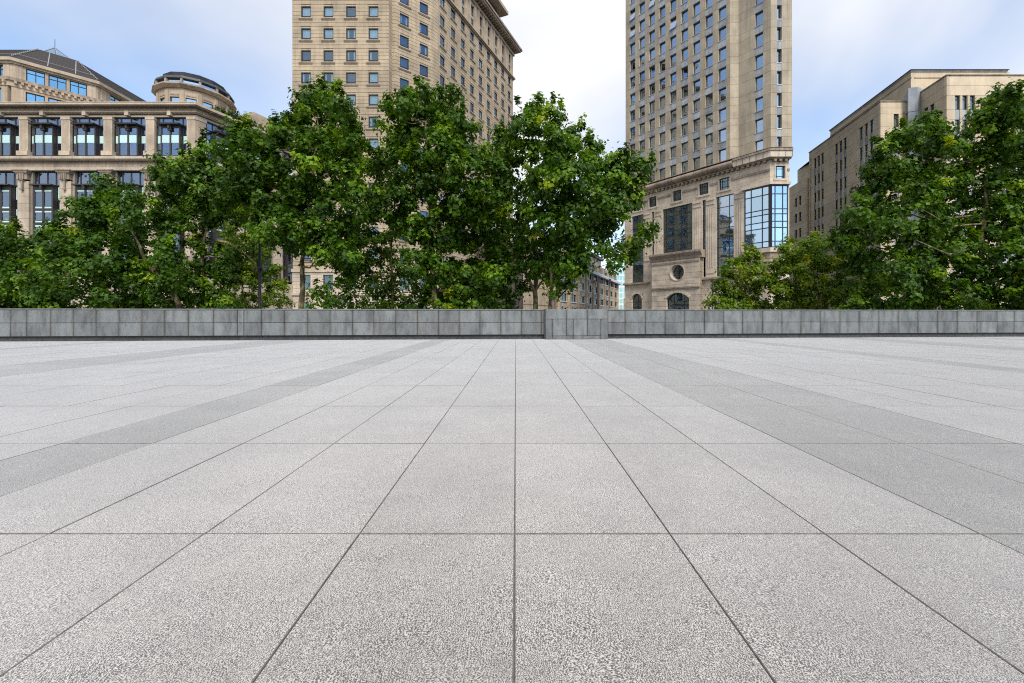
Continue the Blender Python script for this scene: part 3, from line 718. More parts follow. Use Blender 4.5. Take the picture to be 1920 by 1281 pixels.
for F, L_, cs, p_cur in ((FA, LA, colsA, .85), (FB, LBt, colsB, .35), (FC, LC, colsC, .3), (FR, (pR - pA1).length, [], 0), (FN, (pB0 - pR).length, [], 0), (FM, (pM - pB1).length, [], 0)):
    for k in range(NS):
        z0 = STR - SH * (k + 1)
        ops = [(c - OW / 2, c + OW / 2, z0 + SILL, z0 + SILL + OH) for c in cs]
        hs = SH / 6
        F.add('stone_courses', masonry(MB(), 0, L_, [(z0 + hs * i, z0 + hs * (i + 1)) for i in range(6)], ops, 0, .40, .05), 'tan_stone')
        for c in cs:
            w = F.put('window', wf_m, t=c, z=z0 + SILL)
            put('pane', pane_m, w); put('sill', sill_m, w); put('room', room2, w); put('lintel', lint_m, w)
            if rc.random() < p_cur:
                q = rc.random()
                if q < .45: put('curtain', cur[0], w)
                else:
                    put('curtain', cur[1], w)
                    if q > .7: put('curtain', cur[2], w)
# granite base of the tower: bigger blocks, a ledge, shop windows
zB0 = STR - SH * NS
for F, L_, cs in ((FA, LA, colsA), (FB, LBt, colsB), (FC, LC, colsC), (FR, (pR - pA1).length, []), (FM, (pM - pB1).length, [])):
    ops = [(c - .75, c + .75, 5.0, zB0 - .9) for c in cs] + [(c - .55, c + .55, .8, 3.2) for c in cs]
    n = int(zB0 / .52)
    F.add('base_blocks', masonry(MB(), 0, L_, [(.52 * i, .52 * (i + 1)) for i in range(n)], ops, -.12, .40, .03, vj=1.25), 'podium_stone')
    for c in cs:
        o = F.add('window', frame_mb(1.5, zB0 - 5.9, .09, .1, .2, rows=(1.0,)), 'dark_metal', t=c, z=5.0)
        put('pane', MB().box(-.7, .7, .14, .155, .05, zB0 - 5.95).mesh('pane', 'dark_glass'), o)
        o = F.add('window', frame_mb(1.1, 2.4, .09, .1, .2), 'dark_metal', t=c, z=.8)
        put('pane', MB().box(-.5, .5, .14, .155, .05, 2.35).mesh('pane', 'dark_glass'), o)
        F.add('window_surround', MB().box(c - .75, c - .56, -.2, .1, .7, 3.4).box(c + .56, c + .75, -.2, .1, .7, 3.4).box(c - .75, c + .75, -.22, .1, 3.22, 3.42), 'podium_stone')
band(B2, 'ledge', plan2s[:-1], .35, .3, 4.15, 4.5, 'podium_stone')
band(B2, 'ledge', plan2s[:-1], .30, .3, zB0 - .5, zB0 - .05, 'podium_stone')
# crown of the tower: string course, tall windows between pilasters, bracketed cornice
band(B2, 'string_course', plan2s, .42, .3, STR + .22, STR + .5, 'tan_stone'); band(B2, 'string_course', plan2s, .22, .3, STR - .02, STR + .2, 'weathered_stone')
TZ0, TZ1 = STR + .5, 59.1
dw = 1.36; dh = TZ1 - TZ0 - 1.0
tw = frame_mb(dw, dh, .10, .22, .34, rows=(dh * .40, dh * .56), inner=.12).mesh('window', 'dark_metal')
tp_lo = MB().box(-dw / 2, dw / 2, .27, .285, 0, dh * .39).mesh('pane', 'office_glass'); tp_hi = MB().box(-dw / 2, dw / 2, .27, .285, dh * .57, dh).mesh('pane', 'office_glass')
tp_sp = MB().box(-dw / 2, dw / 2, .20, .285, dh * .41, dh * .55).mesh('spandrel', 'grey_panel')
pil = MB().box(-.34, .34, -.14, .1, 0, TZ1 - TZ0).box(-.24, .24, -.2, .1, .3, TZ1 - TZ0 - .3).mesh('pilaster', 'brown_stone')
for F, L_, cs in ((FA, LA, colsA), (FB, LBt, colsB), (FC, LC, colsC), (FR, (pR - pA1).length, []), (FM, (pM - pB1).length, [])):
    F.add('stone_courses', masonry(MB(), 0, L_, [(TZ0, TZ1)], [(c - dw / 2, c + dw / 2, TZ0 + .4, TZ0 + .4 + dh) for c in cs], 0, .4, 0), 'brown_stone')
    for c in cs:
        w = F.put('window', tw, t=c, z=TZ0 + .4)
        put('pane', tp_lo, w); put('pane', tp_hi, w); put('spandrel', tp_sp, w)
    for a, b in zip(cs[:-1], cs[1:]): F.put('pilaster', pil, t=(a + b) / 2 - .62, z=TZ0); F.put('pilaster', pil, t=(a + b) / 2 + .62, z=TZ0)
band(B2, 'architrave', plan2s, .28, .3, TZ1, TZ1 + .3, 'tan_stone'); band(B2, 'frieze', plan2s, .12, .3, TZ1 + .301, TZ1 + .75, 'brown_stone')
band(B2, 'cornice', plan2s, 1.35, .3, TZ1 + 1.15, TZ1 + 1.45, 'tan_stone'); band(B2, 'cornice', plan2s, 1.6, .3, TZ1 + 1.451, TZ1 + 1.85, 'weathered_stone')
mod = MB().prism([(-.17, -1.15), (.17, -1.15), (.17, .1), (-.17, .1)], .12, .395).box(-.17, .17, -.7, .1, 0, .12).mesh('bracket', 'weathered_stone')
for F, L_ in ((FA, LA), (FB, LBt), (FC, LC)):
    k = .35
    while k < L_: F.put('bracket', mod, t=k, z=TZ1 + .752); k += .78
# glazed penthouse
body(B2, 'penthouse_core', [tuple(FC.P(t, y)) for t, y in ((2, 2.0), (LC - 4, 2.0), (LC - 4, 14), (2, 14))], 60.5, 67.0, 'dark_metal')
FH = Face(B2, org=FC.P(2, 1.9), u=dC)
hw = FH.add('penthouse_window', frame_mb(LC - 6, 5.6, .2, -.12, .05, cols=[2.9 * k for k in range(1, int((LC - 6) / 2.9))], rows=(2.4,), inner=.24, x0=0), 'dark_metal', z=61)
for k in range(int((LC - 6) / 2.9)):
    for z0, z1 in ((.25, 2.25), (2.55, 5.4)): put('pane', MB().box(2.9 * k + .15, min(LC - 6.1, 2.9 * k + 2.75), -.06, -.04, z0, z1).mesh('pane', 'office_glass'), hw)
body(B2, 'penthouse_roof', [tuple(FC.P(t, y)) for t, y in ((0, .2), (LC - 2, .2), (LC - 2, 16), (0, 16))], 67.0, 67.7, 'brown_stone')

# ------------------------------------------------------------------ office tower on its stone podium, right of centre
B3 = thing('office_tower', 'tall sand-coloured office tower with grey spandrels on a carved stone podium', 'tower', (gx(1400, 70), 70, 0))
FL = Face(B3, px=1354, Y=70, vp=375)
T0, T1 = FL.t(1173), 1.30
pa1 = FL.P(T1); pa2 = Vector((gx(1385, pa1.y), pa1.y)); F2f = Face(B3, org=pa1, u=(1, 0)); F2 = Face(B3, org=pa2, u=FL.u)
L2 = F2.t(1445); pc = F2.P(L2); F3 = Face(B3, org=pc, u=(1, 0)); L3 = F3.t(1485)
plan3 = [FL.P(T0), pa1, pa2, pc, F3.P(L3)]
TOP = 66.5
body(B3, 'wall', [tuple(p) for p in offset_line(plan3, -0.58)] + [tuple(F3.P(L3 - .58) + Vector((3, 18))), tuple(FL.P(T0, 22))], 25.3, TOP - .4, 'joint')
HS3, K0, K1 = 3.29, -6, 5
zs3 = lambda k: 45.75 + HS3 * k                # sill heights
PW = 2.245; OW3, OH3 = 1.30, 2.10; hp = HS3 - OH3
wf3w = frame_mb(OW3, OH3, .08, .36, .45).mesh('window', 'dark_metal')
sl3 = MB().box(-OW3 / 2 - .02, OW3 / 2 + .02, -.05, .5, -.09, .0).mesh('sill', 'grey_panel')
pn3 = MB().box(-OW3 / 2 + .03, OW3 / 2 - .03, .40, .415, .03, OH3 - .03).mesh('pane', 'office_glass')
rm3 = MB().box(-OW3 / 2, OW3 / 2, .555, .565, 0, OH3).mesh('room', 'dark_room')
sash3 = MB(); hh = OH3 - .3   # a sash pushed open at its foot
sash3.v = [(-OW3 / 2 + .05, .36, hh), (OW3 / 2 - .05, .36, hh), (OW3 / 2 - .05, -.20, .02), (-OW3 / 2 + .05, -.20, .02)]; sash3.f = [(0, 3, 2, 1)]
sash3_m = sash3.mesh('open_sash', 'sash_glass')
sp3 = MB().box(-OW3 / 2, OW3 / 2, .02, .54, .0, hp - .1)
for k in range(6): sp3.box(-.5 + k * .19, -.46 + k * .19, .005, .03, .12, hp - .2)
sp3.box(-.04, .04, -.02, .03, .30, .38)
sp3_m = sp3.mesh('spandrel', 'grey_panel')
OPEN = {(8, 3), (6, 4), (4, 5), (4, 2), (8, 4)}
def tower_window(F, t, k, opened=False):
    z = zs3(k)
    w = F.put('window', wf3w, t=t, z=z); put('room', rm3, w); put('sill', sl3, w)
    put('open_sash', sash3_m, w) if opened else put('pane', pn3, w)
    if k > K0 - 0: F.put('spandrel', sp3_m, t=t, z=z - hp)
def piers(F, spans, k):
    z = zs3(k)
    for a, b in spans:
        F.add('stone_panel', MB().box(a + .006, b - .006, 0, .56, z - hp + .014, z - .014).box(a + .006, b - .006, 0, .56, z + .014, z + OH3 - .014), 'sand_stone')
for k in range(K0, K1 + 1):
    for c in range(9): tower_window(FL, -PW * c, k, (c, k) in OPEN)
    sp = [(T0, -PW * 8 - OW3 / 2)] + [(-PW * (c + 1) + OW3 / 2, -PW * c - OW3 / 2) for c in range(8)] + [(OW3 / 2, T1)]
    piers(FL, sp, k)
    piers(F2f, [(0, (pa2 - pa1).length)], k)
    c2 = (F2.t(1415) + F2.t(1431)) / 2; piers(F2, [(0, c2 - .6), (c2 + .6, L2)], k); tower_window(F2, c2, k, k in (2, 3))
    c3 = F3.t(1461.5); z = zs3(k)
    piers(F3, [(0, c3 - .35), (c3 + .35, L3 - .7), (L3 - .7, L3)], k)
    w = F3.add('window', frame_mb(.7, OH3, .06, .40, .5), 'dark_metal', t=c3, z=z); put('pane', MB().box(-.3, .3, .44, .455, .03, OH3).mesh('pane', 'office_glass'), w)
    put('sill', MB().box(-.38, .38, -.05, .3, -.09, 0).mesh('sill', 'white_metal'), w)
    sp = MB().box(-.34, .34, .02, .54, 0, hp - .1)
    for q in range(4): sp.box(-.27 + q * .17, -.23 + q * .17, .0, .03, .1, hp - .2)
    F3.add('spandrel', sp, 'grey_panel', t=c3, z=z - hp)
body(B3, 'tower_cap', [tuple(p) for p in plan3] + [tuple(F3.P(L3) + Vector((3, 18))), tuple(FL.P(T0, 22))], zs3(K1 + 1) - hp, TOP, 'sand_stone')
# --- podium
FPd = Face(B3, px=1444, Y=64.4, vp=375); FQ = Face(B3, px=1444, Y=64.4)
U0 = FPd.t(1171); V1 = FQ.t(1480)
plan_d = [FPd.P(U0), FPd.P(0), FQ.P(V1)]; pd = [tuple(p) for p in plan_d]
backd = [FQ.P(V1, 20) + Vector((-1, 0)), FPd.P(U0, 24)]
body(B3, 'podium_core', [tuple(p) for p in offset_line(plan_d, -0.55)] + [tuple(p) for p in backd], 0, 25.6, 'joint')
def ap(F, a, b, top, bot):
    t0, t1 = F.t(a), F.t(b); m = (t0 + t1) / 2; return (t0, t1, F.z(bot, m), F.z(top, m))
sq = [ap(FPd, *q) for q in ((1188, 1201.5, 379, 398), (1217, 1231, 369, 387), (1261.5, 1277.5, 357.7, 376.8), (1311, 1328.5, 343, 364), (1348.5, 1368, 333, 354.7))]
zsq = sum(o[2] for o in sq) / 5; hsq = sum(o[3] - o[2] for o in sq) / 5; sq = [(a, b, zsq, zsq + hsq) for a, b, _, _ in sq]
tall = {'left': ap(FPd, 1184.5, 1206.5, 405, 530.7), 'slit1': ap(FPd, 1222, 1226.4, 398, 478), 'big': ap(FPd, 1242.4, 1298, 387, 472), 'slit2': ap(FPd, 1316.7, 1323, 375, 519.5),
        'tall': ap(FPd, 1342.4, 1375.6, 365, 517), 'corner': ap(FPd, 1396, 1443.6, 353, 467)}
ztop = sum(tall[k][3] for k in ('left', 'big', 'tall', 'slit2', 'slit1')) / 5
for k in ('left', 'big', 'tall', 'slit2', 'slit1'): a, b, c, d = tall[k]; tall[k] = (a, b, c, ztop)
zst = 5.0
arch = ap(FPd, 1186, 1205, 551, 593); arch = (arch[0], arch[1], 0.0, arch[3])
zcb = 24.35                                                     # underside of the podium cornice
ops = sq + list(tall.values()) + [arch]
blocks = []
def boxes(mb): return [(mb.v[i][0], mb.v[i + 1][0], mb.v[i][1], mb.v[i + 2][1], mb.v[i][2], mb.v[i + 4][2]) for i in range(0, len(mb.v), 8)]
HB = .95; nb = int(math.ceil(zcb / HB))
for i in range(nb):
    c = (HB * i, min(zcb, HB * (i + 1)))
    low = c[1] < zst + .5
    blocks += [(FPd, q) for q in boxes(masonry(MB(), U0, 0, [c], ops, -.25 if low else 0, .5, .035 if low else .016, vj=1.5, vgap=.016))]
qsq = ap(FQ, 1454, 1472, 310, 332.5); qsq = (qsq[0], qsq[1], zsq + .0, zsq + hsq)
zq = tall['corner']
for i in range(nb):
    c = (HB * i, min(zcb, HB * (i + 1)))
    blocks += [(FQ, q) for q in boxes(masonry(MB(), 0, V1, [c], [qsq, (0.03, FQ.t(1477.5), zq[2], zq[3])], 0, .5, .016, vj=1.5))]
def glazing(F, o, cols, rows, mat, bar=.10, y=.30, frame='dark_metal', name='window', room=True):
    a, b, z0, z1 = o; w, h = b - a, z1 - z0
    xs = [0] + [c * w for c in cols] + [w]; zs = [0] + [r * h for r in rows] + [h]
    ob = F.add(name, frame_mb(w, h, bar, y - .05, y + .08, cols=[x for x in xs[1:-1]], rows=zs[1:-1], inner=bar, x0=0), frame, t=a, z=z0)
    for x0, x1 in zip(xs[:-1], xs[1:]):
        for q0, q1 in zip(zs[:-1], zs[1:]):
            put('pane', MB().box(x0 + .02, x1 - .02, y, y + .015, q0 + .02, q1 - .02).mesh('pane', mat), ob)
    if room: put('room', MB().box(0, w, y + .19, y + .21, 0, h).mesh('room', 'dark_room'), ob)
    return ob
for i, o in enumerate(sq):
    glazing(FPd, o, (.24, .76), (.24, .76), 'dark_glass', .09, .25)
    a, b, z0, z1 = o
    FPd.add('window_surround', MB().box(a - .3, b + .3, -.12, .2, z0 - .32, z0 - .02).box(a - .2, a - .01, -.08, .2, z0, z1 + .2).box(b + .01, b + .2, -.08, .2, z0, z1 + .2).box(a - .01, b + .01, -.08, .2, z1 + .01, z1 + .2), 'podium_stone')
a, b, z0, z1 = qsq; glazing(FQ, qsq, (.2, .8), (.2, .8), 'blue_glass', .09, .25)
FQ.add('window_surround', MB().box(a - .3, b + .3, -.12, .2, z0 - .32, z0 - .02).box(a - .2, a - .01, -.08, .2, z0, z1 + .2).box(b + .01, b + .2, -.08, .2, z0, z1 + .2).box(a - .01, b + .01, -.08, .2, z1 + .01, z1 + .2), 'podium_stone')
glazing(FPd, tall['left'], (.62,), (.12, .24, .36, .48, .60, .72, .84), 'dark_glass'); glazing(FPd, tall['big'], (.10, .36, .62, .80), (.16, .38, .48, .82), 'dark_glass')
glazing(FPd, tall['tall'], (.10, .72), (.11, .24, .36, .48, .60, .72, .86), 'office_glass')
for s_ in ('slit1', 'slit2'): glazing(FPd, tall[s_], (), (.2, .4, .6, .8), 'dark_glass', .08)
CRows = (.085, .30, .385, .53, .61, .83, .915)
glazing(FPd, tall['corner'], (.27, .71), (.10, .32, .42, .54, .62, .86), 'blue_glass', .14, .02)
glazing(FQ, (.03, FQ.t(1477.5), zq[2], zq[3]), (.27, .70), (.10, .32, .42, .54, .62, .86), 'blue_glass', .14, .02)
FPd.add('corner_post', MB().box(-.22, .20, -.06, .2, zq[2], zq[3]), 'dark_metal')
band(B3, 'ledge', [tuple(FPd.P(FPd.t(1392))), tuple(FPd.P(0)), tuple(FQ.P(V1))], .45, .3, zq[3] + .05, zq[3] + .42, 'podium_stone')
band(B3, 'ledge', [tuple(FPd.P(FPd.t(1394))), tuple(FPd.P(0)), tuple(FQ.P(V1))], .42, .3, zq[2] - .7, zq[2] - .05, 'podium_stone')
band(B3, 'ledge', [tuple(FPd.P(FPd.t(1400))), tuple(FPd.P(0)), tuple(FQ.P(V1))], .18, .3, zq[2] - 1.6, zq[2] - .72, 'weathered_stone')
# stepped corbels under the glass corner
for i in range(5): band(B3, 'corbel', [tuple(FPd.P(FPd.t(1404 + i * 6))), tuple(FPd.P(0)), tuple(FQ.P(V1 - .3 * i))], .9 - .16 * i, .3, zq[2] - 2.2 - .55 * i, zq[2] - 1.85 - .55 * i, 'brown_stone')
# mouldings between the small windows and fluted pilaster strips
ssp = [U0] + [v for o in sq for v in (o[0] - .32, o[1] + .32)] + [0.0]
for a, b in zip(ssp[::2], ssp[1::2]): FPd.add('moulding', MB().box(a, b, -.14, .1, zsq + hsq * .62, zsq + hsq * .80), 'weathered_stone')
FQ.add('moulding', MB().box(qsq[1] + .35, V1, -.14, .1, zsq + hsq * .62, zsq + hsq * .80), 'weathered_stone')
for a, b in ((1300, 1315), (1325, 1340), (1378, 1394), (1207.5, 1219), (1229, 1240)):
    t0, t1 = FPd.t(a), FPd.t(b); z0 = 8.2 if a > 1299 else 11.5
    m = MB().box(t0, t1, -.10, .1, ztop - 1.0, ztop - .75).box(t0, t1, -.12, .1, ztop - .3, ztop - .1).box(t0, t1, -.1, .1, z0, z0 + .3)
    k = t0 + .25
    while k < t1 - .3: m.box(k, k + .12, -.05, .05, z0 + 1.0, ztop - 1.5); k += .36
    FPd.add('pilaster_strip', m, 'podium_stone')
# podium cornice: half-round fluted roll, then a plain fascia round the corner, on brackets
tR = FPd.t(1379)
roll = [(-.02 - .95 * math.sin(math.pi * i / 10) * 1.0 - .15, 24.55 + .62 * (1 - math.cos(math.pi * i / 10))) for i in range(11)]
prof = [(.4, 24.5)] + roll + [(.4, 25.85)]
for k in range(24):
    a = tR - .82 * (k + 1); b = tR - .82 * k - .035
    if a < U0 - .3: break
    FPd.add('cornice_roll', MB().extrude_x(prof, a, b), 'weathered_stone')
band(B3, 'cornice', [tuple(FPd.P(tR)), tuple(FPd.P(0)), tuple(FQ.P(V1))], .95, .4, 25.45, 25.75, 'weathered_stone')
band(B3, 'cornice', [tuple(FPd.P(tR)), tuple(FPd.P(0)), tuple(FQ.P(V1))], .80, .4, 24.55, 25.44, 'podium_stone')
for F, a, b in ((FPd, tR, -.2), (FQ, .3, V1)):
    k = a + .5
    while k < b: F.add('cornice_joint', MB().box(k, k + .05, -.83, -.78, 24.6, 25.4), 'joint'); k += 1.0
band(B3, 'cornice_shelf', pd, .55, .4, 24.35, 24.54, 'weathered_stone'); band(B3, 'cornice_gutter', pd, .9, 1.6, 25.86, 25.95, 'weathered_stone')
dn = MB().box(-.2, .2, -.52, .1, 0, .3).mesh('bracket', 'weathered_stone')
for F, a, b in ((FPd, U0, 0), (FQ, .2, V1)):
    k = a + .3
    while k < b: F.put('bracket', dn, t=k, z=24.04); k += .8
# left ground floor: ledge and arched window
band(B3, 'ledge', [tuple(FPd.P(U0)), tuple(FPd.P(FPd.t(1219)))], .55, .3, FPd.z(533.5, FPd.t(1195)), FPd.z(530.5, FPd.t(1195)), 'weathered_stone')
band(B3, 'ledge', [tuple(FPd.P(FPd.t(1316))), tuple(FPd.P(FPd.t(1385)))], .55, .3, FPd.z(523, FPd.t(1350)), FPd.z(519.5, FPd.t(1350)), 'weathered_stone')
def arch_fill(F, o, rise, y0, y1, mat='podium_stone', ring=.35):
    """Stone head of an arched opening, cut to a segment of a circle, with a projecting ring of voussoirs."""
    a, b, z0, z1 = o; w = (b - a) / 2; c = (a + b) / 2; n = 14
    R = (w * w + rise * rise) / (2 * rise); zc = z1 - R; mb = MB(); pts = []
    for i in range(n + 1):
        x = -w + 2 * w * i / n; pts.append((c + x, zc + math.sqrt(max(0, R * R - x * x))))
    for (xa, za), (xb, zb_) in zip(pts[:-1], pts[1:]):
        k = len(mb.v); mb.v += [(xa, y0, za), (xb, y0, zb_), (xb, y0, z1 + .01), (xa, y0, z1 + .01), (xa, y1, za), (xb, y1, zb_)]
        mb.f += [(k, k + 1, k + 2, k + 3), (k, k + 4, k + 5, k + 1)]
    ob = F.add('arch_head', mb, mat)
    for i in range(n):
        (xa, za), (xb, zb_) = pts[i], pts[i + 1]; m = MB()
        ox, oz = (xa + xb) / 2 - c, (za + zb_) / 2 - zc; l_ = math.hypot(ox, oz); ox, oz = ox / l_ * ring, oz / l_ * ring
        m.v = [(xa, y0 - .10, za), (xb, y0 - .10, zb_), (xb + ox, y0 - .10, zb_ + oz), (xa + ox, y0 - .10, za + oz), (xa, y0 + .05, za), (xb, y0 + .05, zb_), (xb + ox, y0 + .05, zb_ + oz), (xa + ox, y0 + .05, za + oz)]
        m.f = [(0, 1, 2, 3), (0, 4, 5, 1), (1, 5, 6, 2), (2, 6, 7, 3), (3, 7, 4, 0)]
        me = m.mesh('voussoir', mat); put('voussoir', me, ob)
arch_fill(FPd, arch, (arch[1] - arch[0]) * .42, -.25, .3); glazing(FPd, arch, (.5,), (.25, .5, .72), 'dark_glass', .09, .2)
# --- entrance block with round window and arched door, standing forward of the podium wall
FE = Face(B3, org=FPd.P(0, -1.1), u=FPd.u)
e0, e1 = FE.t(1222), FE.t(1312); em = (e0 + e1) / 2; zeT = FE.z(474, em)
rnd = FE.t(1269.5); zr = FE.z(511, rnd); rr = (FE.t(1284) - FE.t(1255)) / 2 * .98
door = ap(FE, 1249, 1292, 549, 593); door = (door[0], door[1], 0.0, door[3])
body(B3, 'entrance_core', [tuple(FE.P(t, y)) for t, y in ((e0 + .2, .9), (e1 - .2, .9), (e1 - .2, 2.0), (e0 + .2, 2.0))], 0, zeT - .5, 'joint')
nbe = int((zeT - 1.6) / .95)
for i in range(nbe + 1):
    c = (.95 * i, min(zeT - 1.3, .95 * (i + 1)))
    blocks += [(FE, q) for q in boxes(masonry(MB(), e0, e1, [c], [door, (rnd - rr, rnd + rr, zr - rr, zr + rr)], 0, .9, .035, vj=1.9))]
for t, u in ((e1, -FE.n), (e0, None)):
    if u is not None:
        FSd = Face(B3, org=FE.P(t), u=u)
        for i in range(nbe + 1): FSd.add('stone_course', MB().box(.01, 1.15, 0, .3, .95 * i, min(zeT - 1.3, .95 * (i + 1)) - .035), 'podium_stone')
FE.add('entrance_cornice', MB().extrude_x([(.9, zeT - 1.3), (-.08, zeT - 1.3), (-.12, zeT - .9), (-.45, zeT - .45), (-.55, zeT - .3), (-.55, zeT), (.9, zeT)], e0 - .3, e1 + .45), 'weathered_stone')
FE.add('entrance_band', MB().box(e0, e1, -.10, .1, zeT - 1.95, zeT - 1.65), 'weathered_stone')
FE.add('entrance_band', MB().box(e0 - .02, e1 + .05, -.22, .1, FE.z(540, em) - .12, FE.z(540, em) + .14), 'weathered_stone')
n = 40; mb = MB()
for i in range(n):
    t0_, t1_ = 2 * math.pi * i / n, 2 * math.pi * (i + 1) / n
    def sqp(t):
        c, s = math.cos(t), math.sin(t); m = max(abs(c), abs(s)); return rnd + c / m * rr, zr + s / m * rr
    def cp(t, f): return rnd + math.cos(t) * rr * f, zr + math.sin(t) * rr * f
    A, Bq = sqp(t0_), sqp(t1_); C0, C1 = cp(t0_, .92), cp(t1_, .92); D0, D1 = cp(t0_, .80), cp(t1_, .80); G0, G1 = cp(t0_, 1.0), cp(t1_, 1.0)
    k = len(mb.v)
    mb.v += [(A[0], 0, A[1]), (Bq[0], 0, Bq[1]), (C1[0], 0, C1[1]), (C0[0], 0, C0[1]), (D0[0], .75, D0[1]), (D1[0], .75, D1[1]), (G0[0], -.09, G0[1]), (G1[0], -.09, G1[1]), (C0[0], -.09, C0[1]), (C1[0], -.09, C1[1]), (G0[0], .02, G0[1]), (G1[0], .02, G1[1])]
    mb.f += [(k, k + 1, k + 2, k + 3), (k + 8, k + 9, k + 5, k + 4), (k + 6, k + 7, k + 9, k + 8), (k + 10, k + 11, k + 7, k + 6)]
FE.add('round_surround', mb, 'podium_stone')
rw = FE.add('round_window', MB().box(rnd - .06, rnd + .06, .60, .68, zr - rr * .8, zr + rr * .8).box(rnd - rr * .8, rnd + rr * .8, .60, .68, zr + rr * .2, zr + rr * .2 + .1).box(rnd - rr * .8, rnd + rr * .8, .60, .68, zr - rr * .3, zr - rr * .3 + .1), 'dark_metal')
mb = MB(); mb.v = [(rnd + math.cos(2 * math.pi * i / n) * rr * .82, .70, zr + math.sin(2 * math.pi * i / n) * rr * .82) for i in range(n)]; mb.f = [tuple(range(n - 1, -1, -1))]
put('pane', mb.mesh('pane', 'dark_glass'), rw)
arch_fill(FE, door, (door[1] - door[0]) * .22, 0, .6, ring=.4); glazing(FE, door, (.28, .74), (.70,), 'dark_glass', .10, .55, name='door')

# every block of the podium is its own stone: the 300 largest in view singly, the slivers and the ones behind the trees joined
def seen(F, q): t = (q[0] + q[1]) / 2; p = F.P(t); px = CX + p.x / p.y * FPX; py = CY - ((q[4] + q[5]) / 2 - EYE) / p.y * FPX; return 0 if (py > 575 or (px > 1345 and py > 545)) else (q[1] - q[0]) * (q[5] - q[4]) / p.y
blocks.sort(key=lambda b: -seen(*b)); joined = {}
for i, (F, q) in enumerate(blocks):
    if i < 300: F.add('stone_block', MB().box(*q), 'podium_stone')
    else: joined.setdefault(id(F), (F, MB()))[1].box(*q)
for F, mb in joined.values(): F.add('small_blocks', mb, 'podium_stone')['kind'] = 'stuff'

# ------------------------------------------------------------------ cream block far right
B4 = thing('cream_office_block', 'cream office block with grouped narrow windows behind the right-hand trees', 'building', (gx(1651, 65.5), 65.5, 0))
pk = Vector((gx(1651, 65.5), 65.5)); d4 = Vector(((1090 - CX) / FPX, 1)).normalized()
F4 = Face(B4, org=pk, u=-d4); F4f = Face(B4, org=pk, u=(1, 0))
X0 = F4.t(1517); ZP = 33.5
LF = F4f.t(1700)
pkr = Vector((gx(1718, 64.5), 64.5)); FWl = Face(B4, org=Vector((gx(1775, 60), 60)), u=-d4); FWf = Face(B4, org=FWl.o, u=(1, 0))
W0 = FWl.t(1720)
body(B4, 'wall', [tuple(F4.P(X0, .36)), tuple(F4.P(-.36, .36)), tuple(F4f.P(LF + 3, .36)), tuple(F4f.P(LF + 3, 30)), tuple(F4.P(X0, 22))], 0, ZP - .2, 'cream_stone')
body(B4, 'wing_wall', [tuple(FWl.P(W0 - 1, .36)), tuple(FWl.P(-.36, .36)), tuple(FWf.P(34, .36)), tuple(FWf.P(34, 16)), tuple(FWl.P(W0 - 1, 12))], 0, ZP + .8, 'cream_stone')
SH4 = 3.32; zt4 = lambda k: ZP - 3.75 - SH4 * k       # foot of the windows of row k from the top
def block_wall(F, a, b, cs, w, rows, ztop, sub=None, h=1.95):
    for k in range(-1, rows):
        z1 = ztop if k < 0 else zt4(k) + SH4 * 0 + h + .0
        if k < 0: z0_, z1_, ops = zt4(0) + h, ztop, []
        else: z0_, z1_ = zt4(k) + h - SH4, zt4(k) + h; ops = [(c - w / 2, c + w / 2, zt4(k), zt4(k) + h) for c in cs] + [(c - w / 2, c + w / 2, zt4(k) + h - SH4 - .01, zt4(k)) for c in cs]
        hh = (z1_ - z0_)
        cr = [(z0_, z0_ + hh * .5), (z0_ + hh * .5, z1_)] if k < 0 else [(z0_, zt4(k)), (zt4(k), z1_)]
        F.add('stone_panels', masonry(MB(), a, b, cr, ops, 0, .34, .035), 'cream_stone')
        if k < 0: continue
        for c in cs:
            o = F.add('window', frame_mb(w, h, .07, .20, .30, rows=(h * .74,), inner=.08), 'dark_metal', t=c, z=zt4(k))
            put('pane', MB().box(-w / 2, w / 2, .24, .255, 0, h).mesh('pane', 'dark_glass'), o); put('spandrel', MB().box(-w / 2, w / 2, .10, .34, h - SH4, -.02).mesh('spandrel', 'grey_panel'), o)
tri = []
for q in ((1527.5, 1534.8, 1542), (1567, 1576, 1585), (1613.7, 1623.9, 1633.6)):
    m = F4.t(q[1]); tri += [m - 1.28, m, m + 1.28]
block_wall(F4, X0, 0, tri, .92, 9, ZP)
block_wall(F4f, 0, LF + 2.2, [F4f.t(1680.5)], .78, 9, ZP)
block_wall(FWl, W0, 0, [FWl.t(1736), FWl.t(1747.5)], .80, 9, ZP + .9)
block_wall(FWf, 0, 33, [FWf.t(p) for p in (1795.5, 1809.5, 1823.5, 1886.5, 1900.5, 1914.5, 1977, 1991, 2005)], .72, 9, ZP + .9)
for F, a, b, z in ((F4, X0, 0, ZP), (F4f, -.05, LF + 2.2, ZP), (FWl, W0, .0, ZP + .9), (FWf, -.08, 33, ZP + .9)): F.add('parapet_cap', MB().box(a, b + .1, -.10, .5, z, z + .16), 'weathered_stone')
# grey stair shaft in the corner
body(B4, 'stair_shaft', [(gx(1696, 67), 67), (gx(1703, 64.6), 64.6), (gx(1721, 64.2), 64.2), (gx(1745, 66), 66), (gx(1745, 72), 72), (gx(1700, 72), 72)], 0, gz(168, 65), 'grey_stone')
for k in range(9): body(B4, 'shaft_joint', [(gx(1696, 67) - .04, 67), (gx(1703, 64.6) - .03, 64.57), (gx(1721, 64.2), 64.17), (gx(1721, 64.2), 64.4), (gx(1703, 64.6), 64.8)], gz(168, 65) - 3.6 - 3.32 * k, gz(168, 65) - 3.55 - 3.32 * k, 'joint')
